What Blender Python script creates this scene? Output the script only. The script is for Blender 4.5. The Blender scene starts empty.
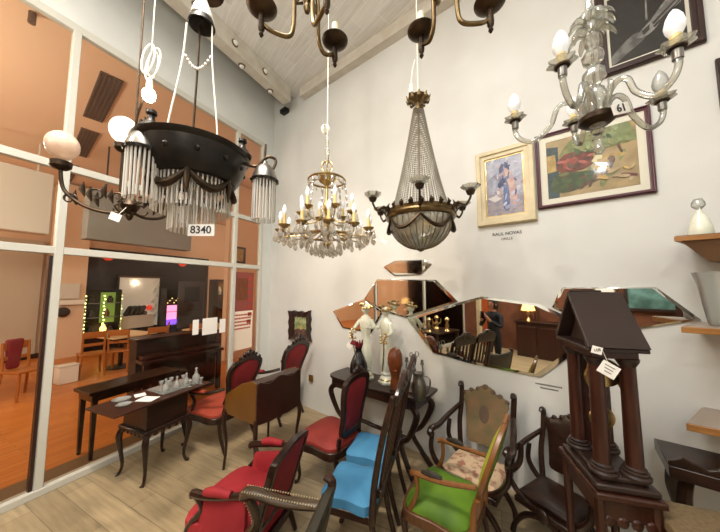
import bpy, bmesh, math, random
from mathutils import Vector, Matrix
random.seed(7)
PI = math.pi
sc = bpy.context.scene
COL = sc.collection
V3 = Vector

# ------------------------------------------------------------------ materials
def lin(h):
    h = h.lstrip('#')
    o = []
    for i in (0, 2, 4):
        c = int(h[i:i+2], 16) / 255
        o.append(c / 12.92 if c <= .04045 else ((c + .055) / 1.055) ** 2.4)
    return (*o, 1)

def mat(name, c, rough=.5, metal=0, c2=None, scale=8, detail=3, stretch=None, bump=0, spec=.5, emit=None, es=0, trans=0, ramp=(.35, .65)):
    m = bpy.data.materials.new(name); m.use_nodes = True
    nt = m.node_tree; b = nt.nodes['Principled BSDF']
    b.inputs['Base Color'].default_value = lin(c)
    b.inputs['Roughness'].default_value = rough
    b.inputs['Metallic'].default_value = metal
    b.inputs['Specular IOR Level'].default_value = spec
    if trans: b.inputs['Transmission Weight'].default_value = trans
    if emit:
        b.inputs['Emission Color'].default_value = lin(emit); b.inputs['Emission Strength'].default_value = es
    if c2 or bump:
        tc = nt.nodes.new('ShaderNodeTexCoord'); mp = nt.nodes.new('ShaderNodeMapping')
        nt.links.new(tc.outputs['Object'], mp.inputs['Vector'])
        if stretch: mp.inputs['Scale'].default_value = stretch
        n = nt.nodes.new('ShaderNodeTexNoise'); n.inputs['Scale'].default_value = scale; n.inputs['Detail'].default_value = detail
        nt.links.new(mp.outputs['Vector'], n.inputs['Vector'])
        if c2:
            r = nt.nodes.new('ShaderNodeValToRGB')
            r.color_ramp.elements[0].position = ramp[0]; r.color_ramp.elements[1].position = ramp[1]
            r.color_ramp.elements[0].color = lin(c); r.color_ramp.elements[1].color = lin(c2)
            nt.links.new(n.outputs['Fac'], r.inputs['Fac']); nt.links.new(r.outputs['Color'], b.inputs['Base Color'])
        if bump:
            bp = nt.nodes.new('ShaderNodeBump'); bp.inputs['Strength'].default_value = bump; bp.inputs['Distance'].default_value = .01
            nt.links.new(n.outputs['Fac'], bp.inputs['Height']); nt.links.new(bp.outputs['Normal'], b.inputs['Normal'])
    return m

def planks(name, c1, c2, c3, w, l, rough, rot=0, bump=.15, spec=.5):
    m = bpy.data.materials.new(name); m.use_nodes = True
    nt = m.node_tree; b = nt.nodes['Principled BSDF']; b.inputs['Roughness'].default_value = rough
    b.inputs['Specular IOR Level'].default_value = spec
    tc = nt.nodes.new('ShaderNodeTexCoord'); mp = nt.nodes.new('ShaderNodeMapping'); mp.inputs['Rotation'].default_value = (0, 0, rot)
    nt.links.new(tc.outputs['Object'], mp.inputs['Vector'])
    br = nt.nodes.new('ShaderNodeTexBrick'); br.inputs['Scale'].default_value = 1
    br.inputs['Brick Width'].default_value = l; br.inputs['Row Height'].default_value = w
    br.inputs['Mortar Size'].default_value = .0025; br.inputs['Color1'].default_value = lin(c1); br.inputs['Color2'].default_value = lin(c2)
    br.inputs['Mortar'].default_value = lin(c3); br.inputs['Bias'].default_value = 0
    nt.links.new(mp.outputs['Vector'], br.inputs['Vector'])
    m2 = nt.nodes.new('ShaderNodeMapping'); m2.inputs['Scale'].default_value = (1.2, 14, 1); nt.links.new(mp.outputs['Vector'], m2.inputs['Vector'])
    n = nt.nodes.new('ShaderNodeTexNoise'); n.inputs['Scale'].default_value = 2.5; n.inputs['Detail'].default_value = 5
    nt.links.new(m2.outputs['Vector'], n.inputs['Vector'])
    mx = nt.nodes.new('ShaderNodeMix'); mx.data_type = 'RGBA'; mx.blend_type = 'OVERLAY'; mx.inputs[0].default_value = .45
    nt.links.new(br.outputs['Color'], mx.inputs[6]); nt.links.new(n.outputs['Fac'], mx.inputs[7])
    nt.links.new(mx.outputs[2], b.inputs['Base Color'])
    return m

def glassy(name, tint, gloss=.25, diff=.15, fres=1.3, dcol=None):
    # clear glass or crystal seen as mostly see-through with a sharp reflection and a little milky body
    m = bpy.data.materials.new(name); m.use_nodes = True
    nt = m.node_tree; nt.nodes.clear(); out = nt.nodes.new('ShaderNodeOutputMaterial')
    t = nt.nodes.new('ShaderNodeBsdfTransparent'); t.inputs['Color'].default_value = lin(tint)
    g = nt.nodes.new('ShaderNodeBsdfGlossy'); g.inputs['Roughness'].default_value = .06
    d = nt.nodes.new('ShaderNodeBsdfTranslucent'); d.inputs['Color'].default_value = lin(dcol or tint)
    d2 = nt.nodes.new('ShaderNodeBsdfDiffuse'); d2.inputs['Color'].default_value = lin(dcol or tint)
    a = nt.nodes.new('ShaderNodeMixShader'); a.inputs[0].default_value = .6
    nt.links.new(d.outputs[0], a.inputs[1]); nt.links.new(d2.outputs[0], a.inputs[2])
    b = nt.nodes.new('ShaderNodeMixShader'); b.inputs[0].default_value = diff
    nt.links.new(t.outputs[0], b.inputs[1]); nt.links.new(a.outputs[0], b.inputs[2])
    f = nt.nodes.new('ShaderNodeFresnel'); f.inputs['IOR'].default_value = fres
    mm = nt.nodes.new('ShaderNodeMath'); mm.operation = 'ADD'; mm.inputs[1].default_value = gloss; mm.use_clamp = True
    nt.links.new(f.outputs[0], mm.inputs[0])
    c = nt.nodes.new('ShaderNodeMixShader'); nt.links.new(mm.outputs[0], c.inputs[0])
    nt.links.new(b.outputs[0], c.inputs[1]); nt.links.new(g.outputs[0], c.inputs[2])
    nt.links.new(c.outputs[0], out.inputs[0])
    return m

def emis(name, c, s):
    m = bpy.data.materials.new(name); m.use_nodes = True
    b = m.node_tree.nodes['Principled BSDF']; b.inputs['Base Color'].default_value = lin(c)
    b.inputs['Emission Color'].default_value = lin(c); b.inputs['Emission Strength'].default_value = s
    return m

M = dict(
 plaster=mat('plaster', '#d1d2ce', .85, c2='#c8c8c3', scale=1.2, bump=.05),
 greywall=mat('grey wall', '#dadcd8', .85, c2='#d2d4d0', scale=1.5),
 whiteframe=mat('white frame', '#c6c5bb', .45), ceilpaint=planks('painted brick ceiling', '#e0dfda', '#d2d1cb', '#efeeea', .2, .55, .8, rot=.4),
 beam=mat('beam paint', '#cbc6ba', .6, c2='#bdb5a6', scale=5, bump=.1),
 floor=planks('laminate floor', '#ab9878', '#988769', '#74664f', .19, 1.4, .38, rot=0),
 farfloor=planks('orange wood floor', '#c87f3c', '#bb7030', '#8f5422', .09, 1.2, .3, rot=PI/2, spec=.3),
 farwall=mat('peach wall', '#e3c6ab', .8), paleroom=mat('pale wall', '#bfb5a6', .8), brownband=mat('threshold', '#6d563c', .5),
 darkwall=mat('dark wall', '#1d1511', .6, c2='#2a1e18', scale=3), greypanel=mat('grey panel', '#8a8b88', .6), whitepanel=mat('white panel', '#d8d6cf', .6),
 darkwood=mat('dark wood', '#1c0f0a', .28, c2='#2e1a11', scale=6, stretch=(1, 1, 6)),
 mahog=mat('mahogany', '#2a120b', .32, c2='#3a1b10', scale=5, stretch=(6, 6, 1)),
 clockwood=mat('clock wood', '#2c130d', .3, c2='#3a1c13', scale=4, stretch=(8, 8, 1)),
 roofwood=mat('roof wood', '#231612', .42, c2='#2c1d17', scale=4),
 walnut=mat('walnut', '#4a2d18', .35, c2='#5a3920', scale=5, stretch=(1, 8, 1)),
 honey=mat('honey wood', '#66401e', .35, c2='#744a24', scale=4, stretch=(1, 8, 1)),
 deskwood=mat('desk side wood', '#583610', .32, c2='#664214', scale=3, stretch=(6, 1, 1)),
 deskdark=mat('desk dark wood', '#2a1710', .3, c2='#351f15', scale=4),
 red=mat('red velvet', '#a3222c', .75, c2='#921a25', scale=6, bump=.05), red2=mat('dark red velvet', '#8c1a20', .75, c2='#7a151c', scale=6), redor=mat('rust red velvet', '#a8432c', .75, c2='#983a26', scale=6),
 redseat=mat('brick red velvet', '#8f2e24', .7, c2='#7f2620', scale=6),
 blue=mat('blue fabric', '#3f7fa6', .8, c2='#36739a', scale=5), green=mat('green velvet', '#557a0e', .75, c2='#35530a', scale=3.2), greenback=mat('lime fabric', '#8f9426', .75),
 leather=mat('dark leather', '#211f19', .42, c2='#29271f', scale=20, bump=.08), leatherarm=mat('brown leather', '#382a1c', .35, c2='#443524', scale=14, bump=.1), nail=mat('brass nails', '#e6d9b4', .3, .8),
 brass=mat('aged brass', '#8d7a58', .32, 1, c2='#5f4d33', scale=12), gold=mat('gilt', '#cbb583', .28, 1, c2='#a58c5c', scale=20), darkbrass=mat('dark bronze', '#4a3b2b', .42, .8, c2='#2e241b', scale=14),
 black=mat('blackened metal', '#23211f', .38, .7, c2='#33302c', scale=10), pewter=mat('pewter', '#8f8c86', .35, .9, c2='#6f6c67', scale=15),
 crystal=glassy('crystal', '#f4f1ea', .22, .22), bead=glassy('crystal beads', '#e6e4dc', .2, .5, dcol='#c9c5b6'), rod=glassy('glass rods', '#f6f4ee', .1, .68, dcol='#f4f1ea'),
 murano=glassy('blown glass', '#f0f0ea', .1, .32, dcol='#dcdcd2'), pane=glassy('window pane', '#fbfaf6', .0, .0, 1.3), frost=glassy('frosted globe', '#fff6ea', .06, .8, dcol='#f3dcc8'), shelfglass=glassy('shelf glassware', '#f0f2f0', .1, .4, dcol='#e2e6e2'),
 basketglass=glassy('basket glass', '#cfcdc0', .14, .55, dcol='#b5b3a4'),
 bulb=mat('milk bulb', '#eef2f4', .2, emit='#eef4ff', es=.08), candle=mat('candle sleeve', '#e9e3c4', .5), candlegold=mat('candle gold sleeve', '#d6bf80', .4), lit=emis('lit bulb', '#fff6e6', 40), glow=emis('glowing globe', '#fff4e4', 1.6),
 cloth=mat('white cloth', '#e4e0d6', .8), cable=mat('white cable', '#e2dfd2', .5), paper=mat('white paper', '#eeece6', .7), ink=mat('dark ink', '#2b2a2e', .7), redink=mat('red ink', '#a83a2c', .6), greyink=mat('grey ink', '#5c5852', .7),
 mirror=mat('mirror', '#e8e6e0', .02, 1), mirroredge=mat('bevelled mirror edge', '#c9c8c2', .06, 1),
 cream=mat('cream frame', '#cfc2a0', .5, c2='#c3b592', scale=9), burg=mat('burgundy frame', '#4a1620', .35), espresso=mat('espresso frame', '#2d1811', .4), mount=mat('white mount', '#e6e5e0', .8),
 porcelain=mat('porcelain', '#dfe0cf', .2, c2='#cfd3c0', scale=12), terracotta=mat('carved wood', '#632f13', .4, c2='#783d18', scale=7, stretch=(4, 4, 1)), blackgloss=mat('black ceramic', '#111318', .12), redcloth=mat('red cloth', '#7a1a24', .8),
 tapestry=mat('tapestry', '#7d6044', .85, c2='#5e5a3c', scale=9, detail=5), floral=mat('floral fabric', '#b9a183', .85, c2='#8f6350', scale=16, detail=4, ramp=(.5, .6)), burlap=mat('tan weave', '#756244', .9, c2='#64533a', scale=60, bump=.2),
 greyshelf=mat('shelf top', '#97887a', .35), shelfwood=mat('shelf wood', '#a0703c', .35, c2='#8b5e30', scale=4, stretch=(1, 8, 8)), shelfdark=mat('shelf underside', '#6e5036', .5, c2='#5e4430', scale=5),
 chairwood=mat('cafe chair wood', '#a9672f', .4), tabletop=mat('cafe table top', '#e2c79a', .4), cabinet=mat('cabinet dark', '#2a1d16', .5), greenlite=emis('green glow', '#93b04a', .4), fairy=emis('fairy lights', '#e6f08a', 6), brightroom=mat('bright room wall', '#cfc6b4', .8, emit='#cfc6b4', es=.35), purple=emis('purple glow', '#7a4ae0', 2.2), pinklite=emis('pink glow', '#ff9ac8', 1.6), amber=emis('amber glow', '#ffcf7a', 2.5), blueglow=emis('blue glow', '#5a3ae8', 2), redglow=emis('red glow', '#d9402a', .8),
 poster=mat('dark poster', '#4a4240', .5), signred=mat('red sign', '#8a4238', .5), signpale=mat('pale sign', '#f0e0cc', .6), grille=mat('vent grille', '#6b5648', .5), vent=mat('vent slat', '#4d3f36', .5),
 skin=mat('skin', '#b98062', .5), hair=mat('dark hair', '#1d1512', .6), blackcloth=mat('black clothing', '#15151a', .8), drape=mat('brown drape', '#5a3320', .85, c2='#6e4229', scale=3), orange=mat('orange drape', '#a8501f', .8), teal=mat('teal picture', '#6f9a94', .4, c2='#3f5f58', scale=4), plug=mat('bronze socket', '#8a6a2c', .4, .6), rust=mat('rust', '#5c4a3a', .7),
)

# ------------------------------------------------------------------ mesh building
class MB:
    def __init__(s): s.bm = bmesh.new(); s.mi = 0
    def _m(s, n0):
        s.bm.faces.ensure_lookup_table()
        for f in s.bm.faces[n0:]: f.material_index = s.mi
    def box(s, c, d, rz=0, rx=0, ry=0, taper=None):
        n0 = len(s.bm.faces)
        vs = []
        R = Matrix.Rotation(rz, 3, 'Z') @ Matrix.Rotation(ry, 3, 'Y') @ Matrix.Rotation(rx, 3, 'X')
        for z in (-.5, .5):
            k = 1 if not taper or z > 0 else taper
            for x, y in ((-.5, -.5), (.5, -.5), (.5, .5), (-.5, .5)):
                vs.append(s.bm.verts.new(V3(c) + R @ V3((x*d[0]*k, y*d[1]*k, z*d[2]))))
        for f in ((3, 2, 1, 0), (4, 5, 6, 7), (0, 1, 5, 4), (1, 2, 6, 5), (2, 3, 7, 6), (3, 0, 4, 7)):
            s.bm.faces.new([vs[i] for i in f])
        s._m(n0); return s
    def tube(s, pts, r, n=8, closed=False, cap=True, flat=1):
        n0 = len(s.bm.faces)
        pts = [V3(p) for p in pts]; N = len(pts)
        rs = r if isinstance(r, (list, tuple)) else [r]*N
        rings = []; up = None
        for i, p in enumerate(pts):
            if closed: t = pts[(i+1) % N] - pts[i-1]
            else: t = pts[min(i+1, N-1)] - pts[max(i-1, 0)]
            if t.length < 1e-9: t = V3((0, 0, 1))
            t.normalize()
            if up is None:
                up = V3((0, 0, 1)) if abs(t.z) < .9 else V3((1, 0, 0))
            a = t.cross(up)
            if a.length < 1e-6: a = t.cross(V3((0, 1, 0)))
            a.normalize(); b = a.cross(t).normalized(); up = b
            rings.append([s.bm.verts.new(p + a*(rs[i]*math.cos(2*PI*k/n)) + b*(rs[i]*flat*math.sin(2*PI*k/n))) for k in range(n)])
        for i in range(N if closed else N-1):
            A, B = rings[i], rings[(i+1) % N]
            for k in range(n): s.bm.faces.new((A[k], A[(k+1) % n], B[(k+1) % n], B[k]))
        if cap and not closed:
            s.bm.faces.new(rings[0][::-1]); s.bm.faces.new(rings[-1])
        s._m(n0); return s
    def cyl(s, p0, p1, r0, r1=None, n=12): return s.tube([p0, p1], [r0, r0 if r1 is None else r1], n)
    def lathe(s, prof, c=(0, 0, 0), n=20, sx=1, sy=1, wav=0, wn=0, T=None, a0=0):
        n0 = len(s.bm.faces); c = V3(c); rings = []
        for r, z in prof:
            if r < 1e-6: rings.append([s.bm.verts.new(c + V3((0, 0, z)))])
            else:
                R = []
                for k in range(n):
                    a = 2*PI*k/n + a0; q = r*(1 + (wav*math.cos(wn*a) if wn else 0))
                    R.append(s.bm.verts.new(c + V3((q*math.cos(a)*sx, q*math.sin(a)*sy, z))))
                rings.append(R)
        for A, B in zip(rings, rings[1:]):
            if len(A) == 1 and len(B) == 1: continue
            for k in range(n):
                k2 = (k+1) % n
                if len(A) == 1: s.bm.faces.new((A[0], B[k2], B[k]))
                elif len(B) == 1: s.bm.faces.new((A[k], A[k2], B[0]))
                else: s.bm.faces.new((A[k], A[k2], B[k2], B[k]))
        s._m(n0); return s
    def ball(s, c, r, n=12, sx=1, sy=1, sz=1):
        m = max(4, n//2)
        return s.lathe([(r*math.sin(PI*i/m), -r*sz*math.cos(PI*i/m)) for i in range(m+1)], c, n, sx, sy)
    def prism(s, pts, T, th):
        # closed 2-D outline, T maps (u, v, w) to space, w runs 0..th
        n0 = len(s.bm.faces)
        A = [s.bm.verts.new(T(u, v, 0)) for u, v in pts]; B = [s.bm.verts.new(T(u, v, th)) for u, v in pts]
        s.bm.faces.new(A[::-1]); s.bm.faces.new(B); N = len(pts)
        for i in range(N): s.bm.faces.new((A[i], A[(i+1) % N], B[(i+1) % N], B[i]))
        s._m(n0); return s
    def ring(s, outer, inner, T, th, th2=None):
        n0 = len(s.bm.faces); N = len(outer); th2 = th if th2 is None else th2
        a = [s.bm.verts.new(T(u, v, 0)) for u, v in outer]; b = [s.bm.verts.new(T(u, v, th)) for u, v in outer]
        c = [s.bm.verts.new(T(u, v, 0)) for u, v in inner]; d = [s.bm.verts.new(T(u, v, th2)) for u, v in inner]
        for i in range(N):
            j = (i+1) % N
            for q in ((a[i], a[j], b[j], b[i]), (b[i], b[j], d[j], d[i]), (d[i], d[j], c[j], c[i]), (c[i], c[j], a[j], a[i])): s.bm.faces.new(q)
        s._m(n0); return s
    def dome(s, outline, T, th, bulge, back=0, steps=3):
        # padded panel: outline shrinks towards its middle as it rises
        n0 = len(s.bm.faces); N = len(outline)
        cu = sum(p[0] for p in outline)/N; cv = sum(p[1] for p in outline)/N
        def layer(k, w): return [s.bm.verts.new(T(cu+(u-cu)*k, cv+(v-cv)*k, w)) for u, v in outline]
        L = []
        if back:
            for i in range(steps, 0, -1):
                q = i/steps; L.append(layer(math.cos(q*PI/2*.93), -back*math.sin(q*PI/2)))
        L.append(layer(1, 0)); L.append(layer(1, th))
        for i in range(1, steps+1):
            q = i/steps; L.append(layer(math.cos(q*PI/2*.93), th+bulge*math.sin(q*PI/2)))
        s.bm.faces.new(L[0][::-1]); s.bm.faces.new(L[-1])
        for A, B in zip(L, L[1:]):
            for i in range(N): s.bm.faces.new((A[i], A[(i+1) % N], B[(i+1) % N], B[i]))
        s._m(n0); return s
    def poly(s, pts):
        n0 = len(s.bm.faces); s.bm.faces.new([s.bm.verts.new(V3(p)) for p in pts]); s._m(n0); return s
    def mesh(s, name, mats, bevel=0):
        bmesh.ops.recalc_face_normals(s.bm, faces=s.bm.faces)
        me = bpy.data.meshes.new(name); s.bm.to_mesh(me); s.bm.free()
        for m in (mats if isinstance(mats, (list, tuple)) else [mats]): me.materials.append(M[m] if isinstance(m, str) else m)
        me.polygons.foreach_set('use_smooth', [True]*len(me.polygons))
        me.set_sharp_from_angle(angle=math.radians(38))
        return me
    def build(s, name, mats, parent=None, bevel=0, sub=0):
        o = bpy.data.objects.new(name, s.mesh(name, mats)); COL.objects.link(o)
        if parent: o.parent = parent
        if bevel:
            b = o.modifiers.new('bevel', 'BEVEL'); b.width = bevel; b.segments = 2; b.limit_method = 'ANGLE'; b.angle_limit = math.radians(50)
        if sub:
            b = o.modifiers.new('sub', 'SUBSURF'); b.levels = sub; b.render_levels = sub
        return o

def link_mesh(name, me, parent=None, loc=(0, 0, 0), rot=(0, 0, 0)):
    o = bpy.data.objects.new(name, me); COL.objects.link(o); o.parent = parent; o.location = loc; o.rotation_euler = rot; return o
def thing(name, label, cat, loc=(0, 0, 0), rz=0, group=None):
    o = bpy.data.objects.new(name, None); COL.objects.link(o); o.location = loc; o.rotation_euler = (0, 0, rz)
    o.empty_display_size = .1
    return tag(o, label, cat, group)
def tag(o, label, cat, group=None):
    o['label'] = label; o['category'] = cat
    if group: o['group'] = group
    return o
def struct(o): o['kind'] = 'structure'; return o
def relabel(o, l): o['label'] = l; return o
def dup(root, loc, rz, label=None, group=None):
    r = root.copy(); COL.objects.link(r); r.location = loc; r.rotation_euler = (0, 0, rz)
    if label: r['label'] = label
    if group: r['group'] = group
    for ch in list(root.children):
        c = ch.copy(); COL.objects.link(c); c.parent = r
        for g in ch.children:
            d = g.copy(); COL.objects.link(d); d.parent = c
    return r
def text_part(body, size, m, parent, loc, rot, name='lettering', align='CENTER', depth=.0006, sx=1):
    cu = bpy.data.curves.new('lettering', 'FONT'); cu.body = body; cu.size = size; cu.align_x = align; cu.align_y = 'CENTER'; cu.extrude = depth; cu.offset = size*.012
    t = bpy.data.objects.new('lettering', cu); COL.objects.link(t)
    bpy.context.view_layer.update()
    me = bpy.data.meshes.new_from_object(t.evaluated_get(bpy.context.evaluated_depsgraph_get()))
    bpy.data.objects.remove(t); bpy.data.curves.remove(cu)
    me.materials.clear(); me.materials.append(M[m])
    o = bpy.data.objects.new(name, me); COL.objects.link(o); o.parent = parent; o.location = loc; o.rotation_euler = rot; o.scale = (sx, 1, 1)
    return o
def smooth(pts, n=6, closed=False):
    P = [V3(p) if len(p) == 3 else V3((p[0], p[1], 0)) for p in pts]; out = []; N = len(P)
    for i in range(N if closed else N-1):
        if closed: a, b, c, d = P[i-1], P[i], P[(i+1) % N], P[(i+2) % N]
        else: a, b, c, d = P[max(i-1, 0)], P[i], P[i+1], P[min(i+2, N-1)]
        for k in range(n):
            t = k/n
            out.append(.5*((2*b) + (c-a)*t + (2*a-5*b+4*c-d)*t*t + (3*b-a-3*c+d)*t**3))
    if not closed: out.append(P[-1])
    return out
def lerpr(rs, n):
    out = []
    for i in range(n):
        x = i/(n-1)*(len(rs)-1); k = min(int(x), len(rs)-2); out.append(rs[k]+(rs[k+1]-rs[k])*(x-k))
    return out
def curve(mb, pts, rs, n=8, seg=6, flat=1):
    p = smooth(pts, seg); return mb.tube(p, lerpr(rs if isinstance(rs, (list, tuple)) else [rs, rs], len(p)), n, flat=flat)
def mirror_outline(half, n=4):
    # half outline from bottom centre up the right side to top centre -> smooth closed outline
    full = list(half) + [(-x, z) for x, z in reversed(half) if abs(x) > 1e-6]
    return [(p.x, p.y) for p in smooth(full, n, True)]
def shrink(o, k, cv=None):
    cu = sum(p[0] for p in o)/len(o); cv = sum(p[1] for p in o)/len(o)
    return [(cu+(u-cu)*k, cv+(v-cv)*k) for u, v in o]

# ------------------------------------------------------------------ room
XL = -3.7; SK = -.20683; DB = 2.922; H = 5.25
CB, SB = math.cos(SK), math.sin(SK)
def BW(s, z, off=0):      # point on the back wall: s along it, z up, off towards the room
    return V3((s*CB - (DB-off)*SB, s*SB + (DB-off)*CB, z))
YC = (DB - (-SB)*XL)/CB   # corner of the two walls
S0 = CB*XL + SB*YC
S1 = 1.7
R1 = BW(S1, 0)
YR = -3.2

def slab(name, a, b, z0, z1, nrm, th, m):
    # upright wall from a to b with thickness th along nrm (away from the room)
    a = V3((a[0], a[1], 0)); b = V3((b[0], b[1], 0)); n = V3((nrm[0], nrm[1], 0)).normalized()*th
    mb = MB(); pts = [a, b, b+n, a+n]
    mb.prism([(0, 0), (1, 0), (1, 1), (0, 1)], lambda u, v, w: a + (b-a)*u + n*v + V3((0, 0, z0+w)), z1-z0)
    return struct(mb.build(name, m))
fl = MB(); fl.box(((XL+R1.x+1.2)/2, (YR+YC)/2+.3, -.05), (R1.x+1.2-XL+.02, YC-YR+.7, .1)); struct(fl.build('floor', 'floor'))
slab('wall_back', BW(S0-.3, 0), BW(S1+.2, 0), 0, 6.1, (-SB, CB), .15, 'plaster')
slab('wall_right', BW(S1, 0), (R1.x+.75, YR), 0, H, (1, .2), .15, 'plaster')
slab('wall_front', (XL, YR), (R1.x+1.2, YR), 0, 6.1, (0, -1), .15, 'plaster')
GT = 4.45
slab('wall_left', (XL, YR), (XL, YC+.1), GT+.06, 6.1, (-1, 0), .12, 'greywall')
slab('wall_left_pier', (XL, 3.56), (XL, YC+.1), 0, GT+.06, (-1, 0), .12, 'greywall')
cb = MB(); cb.box(((-3.1+R1.x+1.2)/2, (YR+YC)/2+.3, H+.06), (R1.x+1.2+3.1, YC-YR+1, .12)); struct(cb.build('ceiling', 'ceilpaint'))
cb = MB(); cb.box((-3.4, (YR+YC)/2+.3, 6.06), (.75, YC-YR+1, .12)); struct(cb.build('ceiling_raised', 'ceilpaint'))
cb = MB(); cb.box((-3.06, (YR+YC)/2+.3, 5.66), (.08, YC-YR+1, .8)); struct(cb.build('wall_riser', 'greywall'))
# beam along the left wall and a slimmer trim along the back wall
bm_ = MB(); bm_.box((-3.065, (YR+3.4)/2, H-.125), (.17, 3.4-YR, .25)); struct(bm_.build('trim_1', 'beam', bevel=.01))
def bolt(y, x, z, ax):
    mb = MB(); mb.lathe([(.001, .03), (.026, .03), (.034, .014)], n=12); mb.mi = 1; mb.lathe([(.034, .014), (.046, .01), (.05, 0), (.05, -.005)], n=12)
    bmesh.ops.remove_doubles(mb.bm, verts=mb.bm.verts, dist=1e-5); o = mb.build('beam_bolt', ['mount', 'rust']); o.location = (x, y, z); o.rotation_euler = ax; return o
for i, (y, side) in enumerate(((2.81, 0), (3.05, 1), (2.28, 0), (2.5, 1), (1.75, 0), (1.95, 1))):
    o = bolt(y, -2.979 if side == 0 else -3.1, 5.1 if side == 0 else 4.999, (0, PI/2, 0) if side == 0 else (PI, 0, 0))
    tag(o, ('bolt head on the side face of the pale ceiling beam, ', 'bolt head under the pale ceiling beam, ')[side] + ('nearest the wall corner', 'second from the wall corner', 'third from the wall corner')[i//2], 'bolt', 'bolts of the ceiling beam')
t2 = MB(); a = BW(S0+.9, H-.08, .06); b = BW(S1, H-.08, .06)
t2.box((a+b)/2, ((b-a).length, .12, .16), rz=SK); struct(t2.build('trim_2', 'beam'))

# glazed partition
win = thing('window_1', 'white framed glass partition', 'window'); del win['label'], win['category']; struct(win)
posts = [YR, -.95, 1.03, 2.98, 3.52]
for y in posts:
    MB().box((XL-.02, y, GT/2), (.07, .06, GT)).build('post', 'whiteframe', win, .006)
    if y in (1.03,): MB().box((XL-.03, y-.045, 1.08), (.05, .022, 2.14)).build('door_jamb', 'espresso', win)
for z, hgt in ((GT+.02, .08), (3.02, .07), (2.2, .07), (.03, .06)):
    MB().box((XL-.02, (YR+3.55)/2, z), (.062 if z > .1 else .1, 3.55-YR, hgt)).build('transom', 'whiteframe', win, .005)
zs = [(.06, 2.165), (2.235, 2.985), (3.055, GT-.02)]
for y0, y1 in zip(posts, posts[1:]):
    for z0, z1 in zs:
        MB().box((XL-.03, (y0+y1)/2, (z0+z1)/2), (.008, y1-y0-.05, z1-z0)).build('pane', 'pane', win)

# neighbouring room beyond the glass
FX = -11.0
f2 = MB(); f2.box(((XL+FX)/2-.25, 2.5, -.05), (XL-FX-.02+.3, 14, .098)); struct(f2.build('floor_neighbour', 'farfloor'))
th = MB(); th.box((XL-.22, 1, .003), (.38, 9, .006)); struct(th.build('trim_threshold', 'brownband'))
slab('wall_far', (FX, -4.5), (FX, 9.5), 0, 4.7, (-1, 0), .1, 'farwall')
slab('wall_far_side', (FX, 9.4), (XL-.12, 9.4), 0, 4.7, (0, 1), .1, 'farwall')
slab('wall_far_near', (FX, -4.4), (XL-.12, -4.4), 0, 4.7, (0, -1), .1, 'farwall')
slab('wall_far_right', (XL-.13, YC+.1), (XL-.13, 9.5), 0, 4.7, (1, 0), .1, 'farwall')
c2 = MB(); c2.box(((XL+FX)/2, 2.5, 4.75), (XL-FX-.1, 14.2, .1)); struct(c2.build('ceiling_neighbour', 'farwall'))
slab('wall_far_dark', (FX+.1, 3.55), (FX+.1, 7.5), 0, 3.05, (-1, 0), .09, 'darkwall')
slab('wall_far_pale', (FX+.12, .5), (FX+.12, 2.75), 0, 3.1, (-1, 0), .1, 'paleroom')
pl = MB(); pl.box((-10.45, 3.12, 2.3), (.5, .62, 4.7)); struct(pl.build('trim_pillar', 'farwall'))
bs = MB(); bs.box((-10.84, 3.0, .06), (.04, 5, .12)); struct(bs.build('baseboard_far', 'espresso'))

# camera
cam = bpy.data.cameras.new('camera'); cam.sensor_width = 36; cam.lens = 270/720*36; cam.clip_start = .02
co = bpy.data.objects.new('camera', cam); COL.objects.link(co)
yaw, pitch = .45567, .078924
co.location = (0, 0, 1.85); co.rotation_euler = (PI/2+pitch, 0, yaw)
sc.camera = co
# ------------------------------------------------------------------ things on the back wall
def wall_empty(name, label, cat, s, z, off=0, group=None):
    return thing(name, label, cat, BW(s, z, off), SK, group)      # local x along the wall, -y towards the room, z up
def WT(off): return lambda u, v, w: V3((u, -off-w, v))
def rect(x0, x1, z0, z1): return [(x0, z0), (x1, z0), (x1, z1), (x0, z1)]
def framed(name, label, s0, s1, z0, z1, bw, fm, dep=.03, mount=0, mm='mount', slip=None):
    t = wall_empty(name, label, 'picture', (s0+s1)/2, (z0+z1)/2)
    w, h = (s1-s0)/2, (z1-z0)/2
    MB().ring(rect(-w, w, -h, h), rect(-w+bw, w-bw, -h+bw, h-bw), WT(.003), dep*.75, dep*.75).build('frame', fm, t, .004)
    MB().ring(rect(-w+.008, w-.008, -h+.008, h-.008), rect(-w+bw*.55, w-bw*.55, -h+bw*.55, h-bw*.55), WT(.01), dep).build('frame_moulding', fm, t, .004)
    x, y = w-bw, h-bw
    if slip: MB().ring(rect(-x, x, -y, y), rect(-x+.012, x-.012, -y+.012, y-.012), WT(.004), .014).build('slip', slip, t)
    if mount: MB().ring(rect(-x, x, -y, y), rect(-x+mount, x-mount, -y+mount, y-mount), WT(.003), .008).build('mount', mm, t)
    return t, x-mount, y-mount
def dabs(n, x0, x1, y0, y1, ms, r=.12, seed=1):
    g = random.Random(seed); out = []
    for i in range(n):
        cx, cy, a, q = g.uniform(x0, x1), g.uniform(y0, y1), g.uniform(0, PI), g.uniform(.5, 1)*r
        out.append((g.choice(ms), [(cx+q*math.cos(t_)*math.cos(a)-.4*q*math.sin(t_)*math.sin(a), cy+q*math.cos(t_)*math.sin(a)+.4*q*math.sin(t_)*math.cos(a)) for t_ in [k*PI/3 for k in range(6)]]))
    return out
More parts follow.
